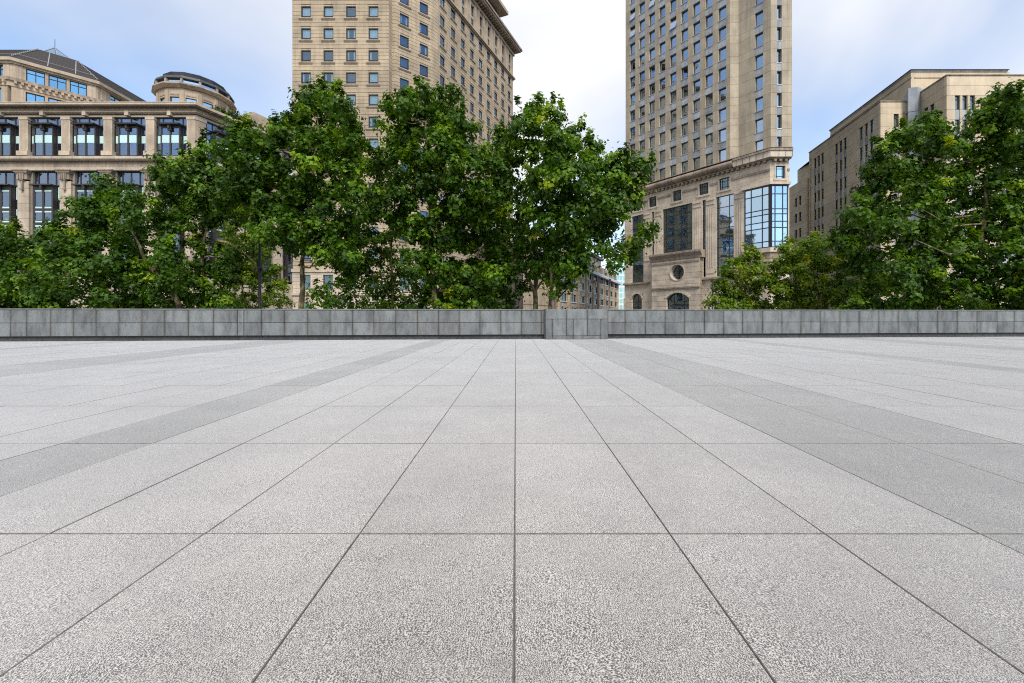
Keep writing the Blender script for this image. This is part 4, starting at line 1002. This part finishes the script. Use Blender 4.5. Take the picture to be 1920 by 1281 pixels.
# attic storey set back behind
pat = Vector((gx(1708, 67.2), 67.2)); FT = Face(B4, org=pat, u=-d4); ZA = gz(135, 67.2)
body(B4, 'attic', [tuple(FT.P(-22)), tuple(pat), (gx(1893, 67.2), 67.2), (gx(1893, 67.2), 84), tuple(FT.P(-22, 8))], ZP - 1, ZA, 'cream_stone')
body(B4, 'attic_flashing', [tuple(FT.P(-22, -.15)), (pat.x - .15, pat.y - .15), (gx(1888, 67.2), 67.05), (gx(1888, 67.2), 84), tuple(FT.P(-22, 8))], ZA, ZA + .18, 'grey_panel')
body(B4, 'attic_flashing', [tuple(FT.P(-22, -.3)), (pat.x - .3, pat.y - .3), (gx(1889, 67.2), 66.9), (gx(1889, 67.2), 84), tuple(FT.P(-22, 8))], ZA + .185, ZA + .27, 'dark_metal')
FT.add('attic_moulding', MB().box(-22, .05, -.06, .1, ZA - 1.0, ZA - .85), 'weathered_stone'); Face(B4, org=pat, u=(1, 0)).add('attic_moulding', MB().box(.5, gx(1893, 67.2) - pat.x, -.06, .1, ZA - 1.0, ZA - .85), 'weathered_stone')
# lower wing that runs on to the left, down pipes, roof plant
FV = Face(B4, org=F4.P(X0) + d4 * .4 + Vector((-.4, 0)), u=-d4); V0 = FV.t(1478)
zV = FV.z(345, FV.t(1492))
tv = [FV.t(1492.3), FV.t(1500)]
body(B4, 'low_wing_wall', [tuple(FV.P(V0, .3)), tuple(FV.P(.2, .3)), tuple(FV.P(.2, 14)), tuple(FV.P(V0, 14))], 0, zV - .1, 'cream_stone')
for k in range(7):
    zz = zV - 4.9 - SH4 * k
    FV.add('stone_panels', masonry(MB(), V0, 0, [(zz - .5, zz + .6), (zz + .6, zz + SH4 - .5)], [(c - .55, c + .55, zz, zz + 1.9) for c in tv], 0, .34, .035), 'cream_stone')
    for c in tv:
        o = FV.add('window', frame_mb(1.1, 1.9, .07, .2, .3), 'dark_metal', t=c, z=zz); put('pane', MB().box(-.5, .5, .24, .255, 0, 1.9).mesh('pane', 'dark_glass'), o)
FV.add('stone_panels', MB().box(V0, 0, 0, .34, zV - 4.9 + SH4 - .48, zV), 'cream_stone')
F4.add('down_pipe', MB().tube([(X0 + .5, -.12, 0), (X0 + .5, -.12, ZP - 1)], [.09, .09], 6), 'cream_stone'); FWl.add('down_pipe', MB().tube([(W0 + .35, -.1, 0), (W0 + .35, -.1, ZP - 2.5)], [.06, .06], 6), 'copper_pipe')
F4f.add('down_pipe', MB().tube([(LF - .5, -.1, 0), (LF - .5, -.1, ZP - 1.5)], [.06, .06], 6), 'copper_pipe')
body(B4, 'roof_plant', [tuple(F4.P(X0 + 1.5, 3)), tuple(F4.P(X0 + 6, 3)), tuple(F4.P(X0 + 6, 6)), tuple(F4.P(X0 + 1.5, 6))], ZP - .3, ZP + 1.9, 'grey_panel')

# ------------------------------------------------------------------ old street front, far down the side street
B5 = thing('old_street_building', 'distant weathered brown building lining the side street between the towers', 'building', (gx(1159, 165), 165, 0))
F5 = Face(B5, px=1159, Y=165, vp=1311)
T5 = F5.t(985); pit = (F5.t(1154.4) - F5.t(1105)) / 5; c0 = F5.t(1154.4); rows5 = [F5.z(p, c0) for p in (536, 553.7, 570.5, 587)]
zc5 = F5.z(527, c0)
body(B5, 'wall', [tuple(F5.P(T5, .5)), tuple(F5.P(0, .5)), tuple(F5.P(0, 22)), tuple(F5.P(T5, 22))], 0, zc5, 'joint')
cs5 = [c0 - pit * k for k in range(int((c0 - T5) / pit))]
w5 = pit * .60; h5 = (rows5[0] - rows5[1]) * .56
for zr5 in rows5:
    F5.add('stone_wall', masonry(MB(), T5, 0, [(zr5 - h5 / 2 - (rows5[0] - rows5[1]) + h5, zr5 + h5 / 2)], [(c - w5 / 2, c + w5 / 2, zr5 - h5 / 2, zr5 + h5 / 2) for c in cs5], 0, .4, 0), 'old_stone')
    for i, c in enumerate(cs5[:22]):
        o = F5.add('window', frame_mb(w5, h5, .14, .2, .32, cols=(0,), rows=(h5 * .6,), inner=.12), 'dark_metal', t=c, z=zr5 - h5 / 2)
        put('pane', MB().box(-w5 / 2, w5 / 2, .25, .27, 0, h5).mesh('pane', 'dark_glass'), o); put('sill', MB().box(-w5 / 2 - .2, w5 / 2 + .2, -.15, .3, -.25, 0).mesh('sill', 'pale_render'), o)
        F5.add('wall_box', MB().box(c - w5 * .3, c - w5 * .3 + .7, -.35, 0, zr5 - h5 / 2 - 1.2, zr5 - h5 / 2 - .6), 'grey_panel')
for c in cs5: F5.add('pilaster', MB().box(c + pit / 2 - .35, c + pit / 2 + .35, -.35, .1, 0, zc5 - 1.2), 'old_stone')
F5.add('cornice', MB().box(T5, .5, -1.2, .4, zc5 - 1.1, zc5 - .6).box(T5, .3, -.8, .4, zc5 - .59, zc5 - .1), 'pale_render')
F5.add('stone_wall', MB().box(T5, 0, 0, .5, rows5[0] + h5 / 2, zc5 - 1.1), 'old_stone')
F5.add('parapet', MB().box(T5, -2, .3, .8, zc5 - .1, zc5 + 2.6), 'old_stone')
for i, c in enumerate(cs5[:10]): F5.add('parapet_panel', MB().box(c - pit * .36, c + pit * .36, .2, .34, zc5 + .6, zc5 + 2.0), 'weathered_stone')
aa, ab = F5.t(1085), F5.t(1143)
F5.add('attic_wall', MB().box(aa, ab, 3, 12, zc5, F5.z(486, ab) - .6), 'old_stone'); F5.add('attic_roof', MB().box(aa - .6, ab + .6, 2.2, 13, F5.z(486, ab) - .6, F5.z(486, ab) + .3), 'roof_slate')
for k in range(5): F5.add('attic_window', MB().box(ab - 2.5 - 6 * k - 2.5, ab - 2.5 - 6 * k, 2.85, 3.1, zc5 + 3, zc5 + 6.5), 'dark_glass')

B6 = thing('glass_tower', 'far teal glass tower slice beside the podium of the office tower', 'tower', (gx(1156, 270), 270, 0))
F6 = Face(B6, px=1147, Y=270)
L6 = F6.t(1195); h6 = gz(487, 270)
F6.add('tower_core', MB().box(.2, L6 - .2, .3, 16, 0, h6), 'dark_room')
k = 0; z = 1.0
while z < h6 - 2.5:
    F6.add('floor_band', MB().box(0, L6, -.12, .4, z, z + .9), 'white_metal')
    for q in range(7): F6.add('pane', MB().box(L6 * q / 7 + .2, L6 * (q + 1) / 7 - .2, .05, .2, z + .9, z + 3.6), 'teal_glass')
    z += 3.6
for q in range(8): F6.add('mullion', MB().box(L6 * q / 7 - .2, L6 * q / 7 + .2, -.05, .3, 0, h6), 'white_metal')
F6.add('roof_band', MB().box(-.4, L6 + .4, -.4, 16, h6, h6 + 1.2), 'white_metal')

B7 = thing('white_rendered_house', 'small pale rendered building seen past the forked tree trunk', 'house', (gx(985, 118), 118, 0))
F7 = Face(B7, px=975, Y=118); L7 = F7.t(1003); h7 = gz(538, 118)
F7.add('wall', MB().box(0, L7, 0, 8, 0, h7), 'pale_render'); F7.add('roof', MB().prism([(-.3, -.4), (L7 + .3, -.4), (L7 + .3, 8.4), (-.3, 8.4)], h7, h7 + 1.1, [(1.2, 3), (L7 - 1.2, 3), (L7 - 1.2, 5), (1.2, 5)]), 'roof_slate')
w = F7.add('window', frame_mb(1.3, 1.9, .1, -.08, .05, cols=(0,)), 'white_metal', t=L7 * .75, z=2.0); put('pane', MB().box(-.6, .6, -.03, -.01, .05, 1.85).mesh('pane', 'dark_glass'), w)
F7.add('corner_strip', MB().box(0, .5, -.06, .1, 0, h7 - .05), 'grey_panel')
B8 = thing('brown_roofed_pavilion', 'low building with stepped brown roof behind the twin pale tree trunks', 'house', (gx(1020, 90), 90, 0))
F8 = Face(B8, px=1003, Y=90); L8 = F8.t(1042); h8 = gz(553, 90)
F8.add('wall', MB().box(.3, L8 - .3, .3, 7, 0, h8), 'old_stone')
for k in range(9): F8.add('pillar', MB().box(L8 * k / 8.6, L8 * k / 8.6 + .28, 0, .4, 0, h8), 'clay_roof')
F8.add('roof', MB().prism([(-.7, -.8), (L8 + .7, -.8), (L8 + .7, 8), (-.7, 8)], h8, h8 + 1.3, [(.6, 1.5), (L8 - .6, 1.5), (L8 - .6, 5.5), (.6, 5.5)]), 'clay_roof')
F8.add('upper_wall', MB().box(.9, L8 - .9, 1.8, 5.2, h8 + 1.2, h8 + 2.3), 'old_stone'); F8.add('upper_roof', MB().prism([(.2, .9), (L8 - .2, .9), (L8 - .2, 6), (.2, 6)], h8 + 2.3, h8 + 3.4, [(1.8, 3), (L8 - 1.8, 3), (L8 - 1.8, 4), (1.8, 4)]), 'clay_roof')

# ------------------------------------------------------------------ trees
LEAF = np.array([(0, 0, 0), (.50, .34, .10), (.20, .60, .03), (0, 1.0, -.10), (-.20, .60, .03), (-.50, .34, .10)])
LTRI = np.array([(0, 1, 2), (0, 2, 3), (0, 3, 4), (0, 4, 5)])
def leaf_mesh(name, blobs, mat, size, dens, rng, young=0.10, up=0.55):
    """A crown: lobed leaves in twig clusters spread over and through each limb's foliage mass."""
    pos, nrm, tin, sz = [], [], [], []
    ztop = max(b[2] + b[3] for b in blobs)
    for (x, y, z, r) in blobs:
        nc = max(5, int(7.5 * r * r + 4.5 * r)); per = max(8, int(dens * r * r / nc))
        d = rng.normal(size=(nc, 3)); d /= np.linalg.norm(d, axis=1)[:, None]
        rad = r * (0.28 + 0.72 * rng.random(nc) ** 0.55)
        cc = np.array([x, y, z]) + d * rad[:, None] * np.array([1.0, 1.0, 0.92])
        out = rng.random(nc) < 0.14; cc[out] += d[out] * 0.22 * r + np.array([0, 0, .1 * r])   # shoots that break the outline
        for c, dd in zip(cc, d):
            sp = 0.17 + 0.13 * rng.random()
            q = rng.normal(size=(per, 3)) * sp * np.array([1, 1, .7])
            if dd[2] > .1 and rng.random() < .30:                      # an upright leading shoot
                axs = dd * .5 + np.array([0, 0, .8]) + rng.normal(size=3) * .15; q = rng.normal(size=(per, 3)) * .10 + axs * (rng.random(per) * .50 - .10)[:, None]
            pos.append(c + q); o = dd * .40 + np.array([0, 0, up])
            nn = o + rng.normal(size=(per, 3)) * .34 + q / sp * .42; nrm.append(nn)
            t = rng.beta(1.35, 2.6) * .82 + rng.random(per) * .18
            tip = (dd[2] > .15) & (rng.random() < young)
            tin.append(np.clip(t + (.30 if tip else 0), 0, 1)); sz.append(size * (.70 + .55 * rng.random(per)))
    pos = np.concatenate(pos); nrm = np.concatenate(nrm); tin = np.concatenate(tin); sz = np.concatenate(sz); n = len(pos)
    keep = pos[:, 2] > .25; pos, nrm, tin, sz = pos[keep], nrm[keep], tin[keep], sz[keep]; n = len(pos)
    nrm /= np.linalg.norm(nrm, axis=1)[:, None]
    ax = rng.normal(size=(n, 3)); ax[:, 2] -= .7; ax -= nrm * (ax * nrm).sum(1)[:, None]; ax /= np.linalg.norm(ax, axis=1)[:, None]
    sd = np.cross(ax, nrm)
    wd = .85 + .3 * rng.random(n)
    V = pos[:, None, :] + sz[:, None, None] * (LEAF[None, :, 0:1] * wd[:, None, None] * sd[:, None, :] + (LEAF[None, :, 1:2] - .5) * ax[:, None, :] + LEAF[None, :, 2:3] * nrm[:, None, :])
    V = V.reshape(-1, 3); T = (LTRI[None] + (np.arange(n) * 6)[:, None, None]).reshape(-1)
    me = bpy.data.meshes.new(name); me.vertices.add(len(V)); me.vertices.foreach_set('co', V.astype(np.float32).ravel())
    me.loops.add(len(T)); me.loops.foreach_set('vertex_index', T.astype(np.int32)); nf = len(T) // 3
    me.polygons.add(nf); me.polygons.foreach_set('loop_start', np.arange(0, nf * 3, 3, dtype=np.int32)); me.polygons.foreach_set('loop_total', np.full(nf, 3, dtype=np.int32))
    a = me.attributes.new('tint', 'FLOAT', 'FACE'); a.data.foreach_set('value', np.repeat(tin, 4).astype(np.float32))
    me.materials.append(MATS[mat]); me.update(calc_edges=True); return me
NLEAF = [0]
def tree(label, Y, trunk, blobs, r0=.16, mat='plane_leaf', size=.22, dens=760, limbs=9, seed=1, depth=1.5, name='plane_tree', young=.10, extra=()):
    """trunk: (px, py) of its line from the ground up; blobs: (px, py, radius px) of each foliage mass, set at their own depths about the trunk."""
    rng = np.random.default_rng(seed)
    bx, by = gx(trunk[0][0], Y), Y
    root = thing(name, label, 'tree', (bx, by, -.1), 'plane trees behind the wall')
    tp_ = [Vector((gx(p, Y), Y, gz(q, Y))) for p, q in trunk]; tp_[0].z = -.1
    fine = []; n = 5
    for a, b in zip(tp_[:-1], tp_[1:]): fine += [a.lerp(b, i / n) for i in range(n)]
    fine.append(tp_[-1]); m = len(fine)
    for i in range(1, m): fine[i] = fine[i] + Vector((rng.normal() * .025, rng.normal() * .025, 0))
    rad = [r0 * (1 - .72 * i / (m - 1)) * (1 + .08 * rng.normal()) for i in range(m)]; rad[0] *= 1.25
    o0 = Vector((bx, by, -.1))
    put('trunk', MB().tube([p - o0 for p in fine], rad, 10).mesh('trunk', 'plane_bark', True), root)
    W_ = []
    for k, (p, q, r) in enumerate(blobs):
        dy = float(np.clip(rng.normal() * depth * .7, -depth * 1.2, depth * 1.6)); yy = Y + dy
        yy = max(yy, 20.6 + .092 * gx(p, yy) + 1.25 * r * yy / FPX + .75)          # no foliage pushed through the wall
        W_.append((gx(p, yy), yy, gz(q, yy), r * yy / FPX))
    order = rng.permutation(len(W_))[:limbs]
    for k in order:
        c = Vector(W_[k][:3]); best = None
        for i, p in enumerate(fine[2:], 2):
            if p.z < c.z - .3:
                s = (c - p).length + .5 * max(0, (c.z - p.z) - 3.5)
                if best is None or s < best[0]: best = (s, i)
        if best is None: continue
        i = best[1]; p = fine[i]; mid = p.lerp(c, .45) + Vector((rng.normal() * .15, rng.normal() * .15, -.12 * (c - p).length))
        pts = [p, p.lerp(mid, .5) + Vector((0, 0, .02)), mid, mid.lerp(c, .55), c]; rr = min(rad[i] * .62, .10)
        put('limb', MB().tube([q - o0 for q in pts], [rr, rr * .85, rr * .65, rr * .45, rr * .2], 7).mesh('limb', 'plane_bark', True), root)
    for pth, r_a, r_b in extra:
        pts = [Vector((gx(p, Y - .15), Y - .15, gz(q, Y - .15))) for p, q in pth]; nn = len(pts)
        put('limb', MB().tube([q - o0 for q in pts], [r_a + (r_b - r_a) * i / (nn - 1) for i in range(nn)], 8).mesh('limb', 'plane_bark', True), root)
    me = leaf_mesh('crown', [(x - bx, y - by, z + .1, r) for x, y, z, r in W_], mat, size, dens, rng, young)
    NLEAF[0] += len(me.polygons) // 4
    put('crown', me, root); return root

tree('dense low plane tree with leaning brown trunk in front of the terrace building', 26.5, [(362, 593), (330, 560), (300, 525), (272, 487), (248, 430), (225, 380)],
     [(205, 350, 26), (195, 372, 30), (160, 395, 30), (235, 388, 36), (285, 400, 34), (160, 425, 38), (215, 430, 52), (280, 440, 45), (110, 450, 30), (145, 465, 42), (205, 490, 55), (100, 490, 38), (268, 495, 46),
      (140, 520, 48), (215, 545, 48), (85, 550, 34), (270, 550, 44), (160, 570, 40), (310, 470, 36), (315, 540, 34), (110, 580, 34), (300, 585, 36), (225, 585, 34)], seed=3, r0=.17, size=.21, young=.06)
tree('dark shrubby plane tree at the far left end of the wall', 32, [(10, 593), (14, 540), (10, 480), (0, 440)],
     [(22, 448, 26), (-10, 455, 34), (48, 478, 32), (10, 490, 42), (-45, 480, 45), (70, 500, 28), (35, 530, 40), (-10, 545, 48), (80, 535, 26), (50, 570, 36), (-60, 560, 50), (100, 470, 22), (0, 580, 40)], seed=4, r0=.14, size=.20, young=.1)
tree('small yellow-green plane tree between the shrubby tree and the leaning tree', 36, [(78, 593), (80, 560), (76, 520)],
     [(80, 500, 22), (62, 525, 24), (95, 530, 22), (75, 550, 26), (55, 570, 24), (95, 570, 24), (40, 555, 20)], seed=5, r0=.09, mat='young_leaf', size=.19, dens=520, limbs=5)
tree('slender plane tree whose crown covers the corner of the terrace building', 29, [(380, 593), (381, 540), (378, 490), (386, 430), (390, 370), (388, 320)],
     [(383, 278, 24), (372, 300, 24), (320, 312, 24), (310, 335, 22), (345, 335, 30), (395, 320, 32), (350, 365, 36), (400, 365, 38), (305, 365, 22), (330, 395, 30), (375, 400, 36), (415, 395, 34), (340, 425, 24),
      (365, 455, 26), (430, 345, 30), (400, 490, 32), (350, 500, 34), (430, 520, 30), (375, 545, 36), (340, 560, 34), (415, 565, 32), (450, 470, 22)], seed=6, r0=.12, depth=1.2, young=.08,
     extra=[([(482, 497), (462, 478), (444, 464), (425, 455), (408, 452)], .05, .09)])
tree('pale yellow-green plane tree behind the street lamp', 38, [(452, 593), (455, 540), (450, 480), (455, 430)],
     [(430, 425, 20), (462, 430, 24), (495, 425, 20), (445, 455, 26), (415, 460, 20), (480, 460, 24), (460, 490, 30), (505, 500, 22), (430, 500, 26), (490, 530, 30), (455, 535, 30), (520, 550, 26), (480, 570, 30), (435, 570, 28), (525, 580, 22)],
     seed=7, r0=.10, mat='young_leaf', size=.21, dens=560, limbs=7)
tree('tall broad plane tree in front of the hotel tower with mottled yellow trunk', 25, [(566, 593), (566, 545), (567, 490), (572, 430), (585, 340), (598, 240)],
     [(598, 182, 28), (570, 195, 24), (628, 190, 26), (648, 200, 20), (555, 222, 30), (600, 215, 34), (640, 228, 30), (525, 240, 20), (508, 252, 24), (570, 250, 38), (622, 255, 36), (660, 262, 26), (672, 285, 22),
      (462, 258, 26), (436, 250, 20), (440, 282, 28), (478, 285, 34), (520, 285, 34), (585, 295, 44), (645, 300, 36), (450, 315, 36), (425, 345, 28), (495, 325, 42), (548, 335, 44), (610, 345, 46), (660, 335, 32),
      (440, 365, 36), (480, 370, 42), (530, 385, 46), (585, 395, 48), (640, 390, 42), (455, 395, 24), (500, 425, 34), (550, 440, 42), (605, 445, 46), (650, 435, 38), (525, 455, 22), (600, 478, 28), (640, 485, 30), (655, 480, 30), (505, 440, 20), (650, 520, 18)],
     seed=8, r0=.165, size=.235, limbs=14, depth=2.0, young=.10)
tree('low leafy plane sapling at the wall beside the yellow trunk', 24, [(618, 593), (616, 570), (622, 548)],
     [(600, 545, 18), (628, 550, 20), (650, 562, 20), (612, 570, 20), (670, 575, 16), (590, 575, 14), (640, 580, 18)], seed=9, r0=.05, size=.2, dens=520, limbs=4, depth=.5)
tree('thin-trunked plane tree between the two tall trees before the hotel tower', 29, [(735, 593), (736, 530), (733, 470), (742, 400), (735, 340)],
     [(700, 310, 28), (735, 305, 24), (690, 345, 34), (730, 350, 34), (680, 385, 34), (715, 395, 36), (680, 430, 34), (715, 440, 32), (690, 470, 30), (725, 485, 26), (680, 510, 28), (705, 540, 24), (745, 520, 22), (735, 560, 24), (690, 572, 22), (760, 575, 22), (665, 500, 26), (700, 505, 28), (660, 540, 22), (720, 530, 24), (715, 575, 20)],
     seed=10, r0=.10, size=.2, dens=560, limbs=8)
tree('tallest plane tree at the centre, covering the corner of the hotel tower', 25.5, [(815, 593), (815, 545), (808, 470), (806, 390), (800, 300), (798, 230)],
     [(756, 172, 20), (752, 195, 24), (795, 178, 22), (790, 200, 28), (835, 182, 22), (832, 205, 28), (742, 222, 28), (785, 235, 38), (840, 235, 34), (868, 222, 22), (872, 245, 20), (738, 255, 24), (760, 262, 28), (812, 272, 38), (858, 270, 32), (790, 290, 28),
      (740, 290, 20), (715, 295, 22), (800, 318, 36), (845, 310, 36), (885, 300, 28), (905, 295, 20), (765, 335, 40), (820, 350, 44), (880, 340, 42), (745, 365, 38), (795, 390, 46), (855, 390, 46), (905, 370, 36), (760, 415, 38), (825, 435, 46), (885, 430, 44), (915, 415, 30),
      (785, 460, 38), (845, 480, 44), (900, 475, 40), (810, 505, 38), (870, 525, 38), (775, 510, 26), (835, 545, 34), (900, 525, 34), (795, 550, 26), (865, 565, 30), (925, 520, 26), (905, 560, 26), (775, 575, 22), (830, 580, 22)],
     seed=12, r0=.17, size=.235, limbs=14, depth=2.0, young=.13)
tree('tall open plane tree with forked pale trunk right of the hotel tower', 27.5, [(1003, 593), (1003, 545), (1008, 500), (990, 420), (995, 330), (1000, 240)],
     [(998, 196, 22), (978, 222, 24), (1005, 225, 28), (1038, 212, 22), (1040, 235, 22), (985, 255, 34), (1025, 260, 30), (940, 255, 20), (935, 275, 24), (960, 285, 28), (1000, 290, 28), (930, 310, 26), (955, 325, 32), (935, 350, 30), (920, 385, 34),
      (960, 375, 36), (940, 420, 38), (985, 410, 30), (960, 455, 40), (925, 460, 34), (1000, 455, 30), (985, 495, 34), (940, 505, 36), (965, 535, 26), (920, 545, 30), (945, 568, 24), (1010, 500, 24)],
     seed=13, r0=.17, size=.235, limbs=10, depth=1.6, dens=640,
     extra=[([(1003, 548), (990, 520), (972, 488), (958, 470), (930, 445)], .10, .05), ([(1004, 545), (1018, 525), (1030, 500)], .08, .04)])
tree('bright round-headed plane tree with one long bough reaching toward the office tower', 24.5, [(1030, 593), (1032, 550), (1036, 500), (1040, 450), (1055, 380), (1070, 300)],
     [(1078, 250, 18), (1055, 262, 24), (1090, 272, 26), (1040, 280, 24), (1112, 285, 22), (1065, 300, 36), (1105, 315, 34), (1030, 305, 24), (1015, 330, 26), (1045, 340, 38), (1085, 350, 42), (1125, 335, 24), (1005, 358, 26), (1030, 380, 38), (1070, 395, 44), (1110, 385, 38),
      (1010, 395, 28), (1045, 425, 40), (1090, 430, 36), (1170, 290, 18), (1160, 312, 24), (1185, 320, 24), (1205, 312, 18), (1200, 338, 18), (1170, 345, 30), (1145, 340, 24), (1155, 375, 32), (1185, 368, 22), (1130, 385, 28), (1140, 410, 28), (1120, 430, 26), (1160, 400, 22),
      (1060, 465, 34), (1100, 462, 26), (1030, 470, 26), (1065, 500, 30), (1090, 490, 20), (1045, 520, 20), (1060, 535, 16), (1042, 548, 12), (1120, 455, 15), (1138, 466, 13), (1136, 445, 14), (1150, 475, 12), (1165, 468, 15), (1182, 462, 17), (1200, 452, 16), (1215, 438, 13), (1222, 424, 10), (1205, 432, 10), (1160, 488, 13), (1180, 482, 13), (1150, 500, 10)],
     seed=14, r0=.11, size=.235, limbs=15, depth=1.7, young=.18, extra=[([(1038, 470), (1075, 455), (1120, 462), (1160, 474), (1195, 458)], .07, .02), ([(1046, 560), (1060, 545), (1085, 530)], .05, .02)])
tree('loose yellow-green plane tree below the podium of the office tower', 35, [(1402, 593), (1404, 560), (1400, 520), (1412, 480)],
     [(1405, 473, 12), (1415, 485, 13), (1400, 498, 18), (1372, 498, 16), (1425, 500, 14), (1385, 518, 22), (1415, 525, 22), (1350, 535, 16), (1345, 560, 20), (1372, 548, 24), (1405, 555, 26), (1435, 540, 22), (1365, 578, 20), (1395, 582, 20), (1432, 572, 22)],
     seed=15, r0=.09, mat='young_leaf', size=.21, dens=820, limbs=8, depth=1.0)
tree('round yellow-green plane tree between the office tower and the cream block', 34, [(1540, 593), (1538, 565), (1530, 530), (1520, 480)],
     [(1480, 462, 18), (1520, 455, 20), (1545, 452, 14), (1500, 478, 26), (1535, 475, 24), (1470, 490, 22), (1560, 485, 18), (1500, 510, 32), (1545, 510, 30), (1465, 525, 28), (1580, 505, 20), (1510, 545, 34), (1560, 545, 32), (1465, 560, 28), (1595, 545, 24), (1500, 578, 26), (1590, 575, 22), (1550, 580, 22)],
     seed=16, r0=.13, mat='young_leaf', size=.21, dens=820, limbs=9, depth=1.4)
tree('huge spreading plane tree in front of the cream block', 27.3, [(1842, 593), (1841, 550), (1838, 490), (1845, 420), (1850, 330), (1860, 240)],
     [(1700, 245, 22), (1745, 232, 20), (1770, 245, 20), (1670, 265, 22), (1720, 265, 32), (1760, 268, 30), (1655, 285, 20), (1690, 295, 32), (1735, 305, 32), (1788, 275, 16), (1645, 315, 22), (1665, 335, 28), (1710, 335, 26), (1625, 345, 18), (1615, 368, 16),
      (1868, 185, 22), (1885, 178, 14), (1850, 205, 26), (1905, 190, 24), (1840, 222, 18), (1880, 220, 32), (1845, 245, 32), (1915, 235, 34), (1880, 275, 36), (1825, 285, 30), (1930, 285, 34), (1855, 315, 36), (1905, 325, 36), (1800, 320, 26), (1780, 350, 28), (1820, 355, 34),
      (1870, 365, 40), (1925, 370, 40), (1745, 360, 30), (1700, 375, 34), (1660, 385, 32), (1635, 400, 26), (1740, 400, 38), (1790, 400, 40), (1845, 410, 42), (1900, 420, 42), (1605, 405, 18), (1590, 425, 18), (1620, 435, 32), (1670, 430, 38), (1720, 445, 42), (1775, 455, 44), (1835, 465, 44), (1895, 475, 44), (1945, 450, 44),
      (1590, 460, 24), (1575, 445, 14), (1610, 485, 34), (1665, 485, 42), (1725, 500, 44), (1785, 515, 44), (1850, 520, 40), (1915, 525, 42), (1625, 530, 36), (1680, 545, 40), (1740, 555, 38), (1800, 565, 34), (1870, 570, 34), (1930, 575, 38), (1640, 575, 32), (1700, 585, 30), (1600, 575, 22)],
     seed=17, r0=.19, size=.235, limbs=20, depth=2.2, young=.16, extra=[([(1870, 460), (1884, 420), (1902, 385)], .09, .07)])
tree('plane tree cut off by the right edge of the picture', 28.5, [(2010, 593), (2008, 520), (2000, 420), (1990, 300)],
     [(1960, 220, 40), (2000, 200, 45), (1975, 290, 50), (2020, 290, 50), (1970, 370, 50), (2020, 380, 55), (1985, 460, 55), (1965, 530, 50), (2030, 500, 60), (2010, 570, 50)], seed=18, r0=.18, size=.21, limbs=7, depth=1.8)

# planting on the terrace building's roof edge
rg = np.random.default_rng(3)
pos = [F1s.P(t, .8) for t in np.linspace(2.6, 8.0, 13)]
rb = [(p.x - B1.location.x, p.y - B1.location.y, 26.5 + .35 + .25 * rg.random(), .42 + .25 * rg.random()) for p in pos]
put('roof_planting', leaf_mesh('roof_planting', rb, 'grass_leaf', .30, 500, rg), B1)
gm = MB()
for k in range(150):
    p = F1s.P(3.4 + 4.6 * rg.random(), .3 + 1.6 * rg.random()); h = .7 + 1.6 * rg.random(); dx, dy = rg.normal(size=2) * .28
    gm.tube([(p.x - B1.location.x, p.y - B1.location.y, 26.3), (p.x - B1.location.x + dx * .4, p.y - B1.location.y + dy * .4, 26.3 + h * .6), (p.x - B1.location.x + dx, p.y - B1.location.y + dy, 26.3 + h)], [.035, .03, .012], 3, False)
o = put('roof_grass', gm.mesh('roof_grass', 'grass_leaf'), B1); o['kind'] = 'stuff'

# ------------------------------------------------------------------ street furniture behind the wall
def post(name, label, px, Y, topy, r, cat, build):
    root = thing(name, label, cat, (gx(px, Y), Y, -.12)); h = gz(topy, Y) + .12
    put('pole', MB().tube([(0, 0, 0), (0, 0, .5), (0, 0, .52), (0, 0, h)], [r * 1.5, r * 1.5, r, r * .75], 10).mesh('pole', 'black_paint', True), root)
    build(root, h, r); return root
def lamp(root, h, r):
    put('arm', MB().tube([(0, 0, h - .1), (.25, -.1, h + .35), (.8, -.25, h + .5), (1.5, -.4, h + .45)], [.05, .045, .04, .035], 8).mesh('arm', 'black_paint', True), root)
    put('lamp_head', MB().prism([(1.3, -.5), (1.95, -.6), (1.95, -.35), (1.3, -.25)], h + .36, h + .50, [(1.4, -.45), (1.85, -.53), (1.85, -.4), (1.4, -.32)]).mesh('lamp_head', 'black_paint'), root)
    put('collar', MB().tube([(0, 0, h * .55), (0, 0, h * .55 + .12)], [r * 1.35, r * 1.35], 10).mesh('collar', 'black_paint'), root)
post('street_lamp', 'black street lamp post rising among the left-hand trees', 487, 27.5, 405, .10, 'street lamp', lamp)
def cross(root, h, r):
    put('crossbar', MB().box(-.68, .45, -.06, .06, h - .46, h - .36).mesh('crossbar', 'black_paint'), root)
    for x in (-.62, -.30, .38): put('lamp_box', MB().box(x - .11, x + .11, -.14, .14, h - .62, h - .26).mesh('lamp_box', 'black_paint'), root)
    put('finial', MB().tube([(0, 0, h), (0, 0, h + .18)], [.07, .02], 8).mesh('finial', 'black_paint'), root)
post('signal_post', 'black post with a short crossbar in front of the distant brown building', 1120.5, 46, 521, .12, 'post', cross)
def thin(root, h, r):
    put('sign_plate', MB().box(-.02, .24, -.03, -.01, h - .5, h - .1).mesh('sign_plate', 'black_paint'), root)
post('thin_post', 'thin dark post right of the crossbar post, before the distant brown building', 1142, 52, 522, .06, 'post', thin)
post('side_post', 'black post beside the arched entrance, left of the yellow-green tree', 1336, 42, 525, .07, 'post', thin)
print('LEAVES', NLEAF[0])
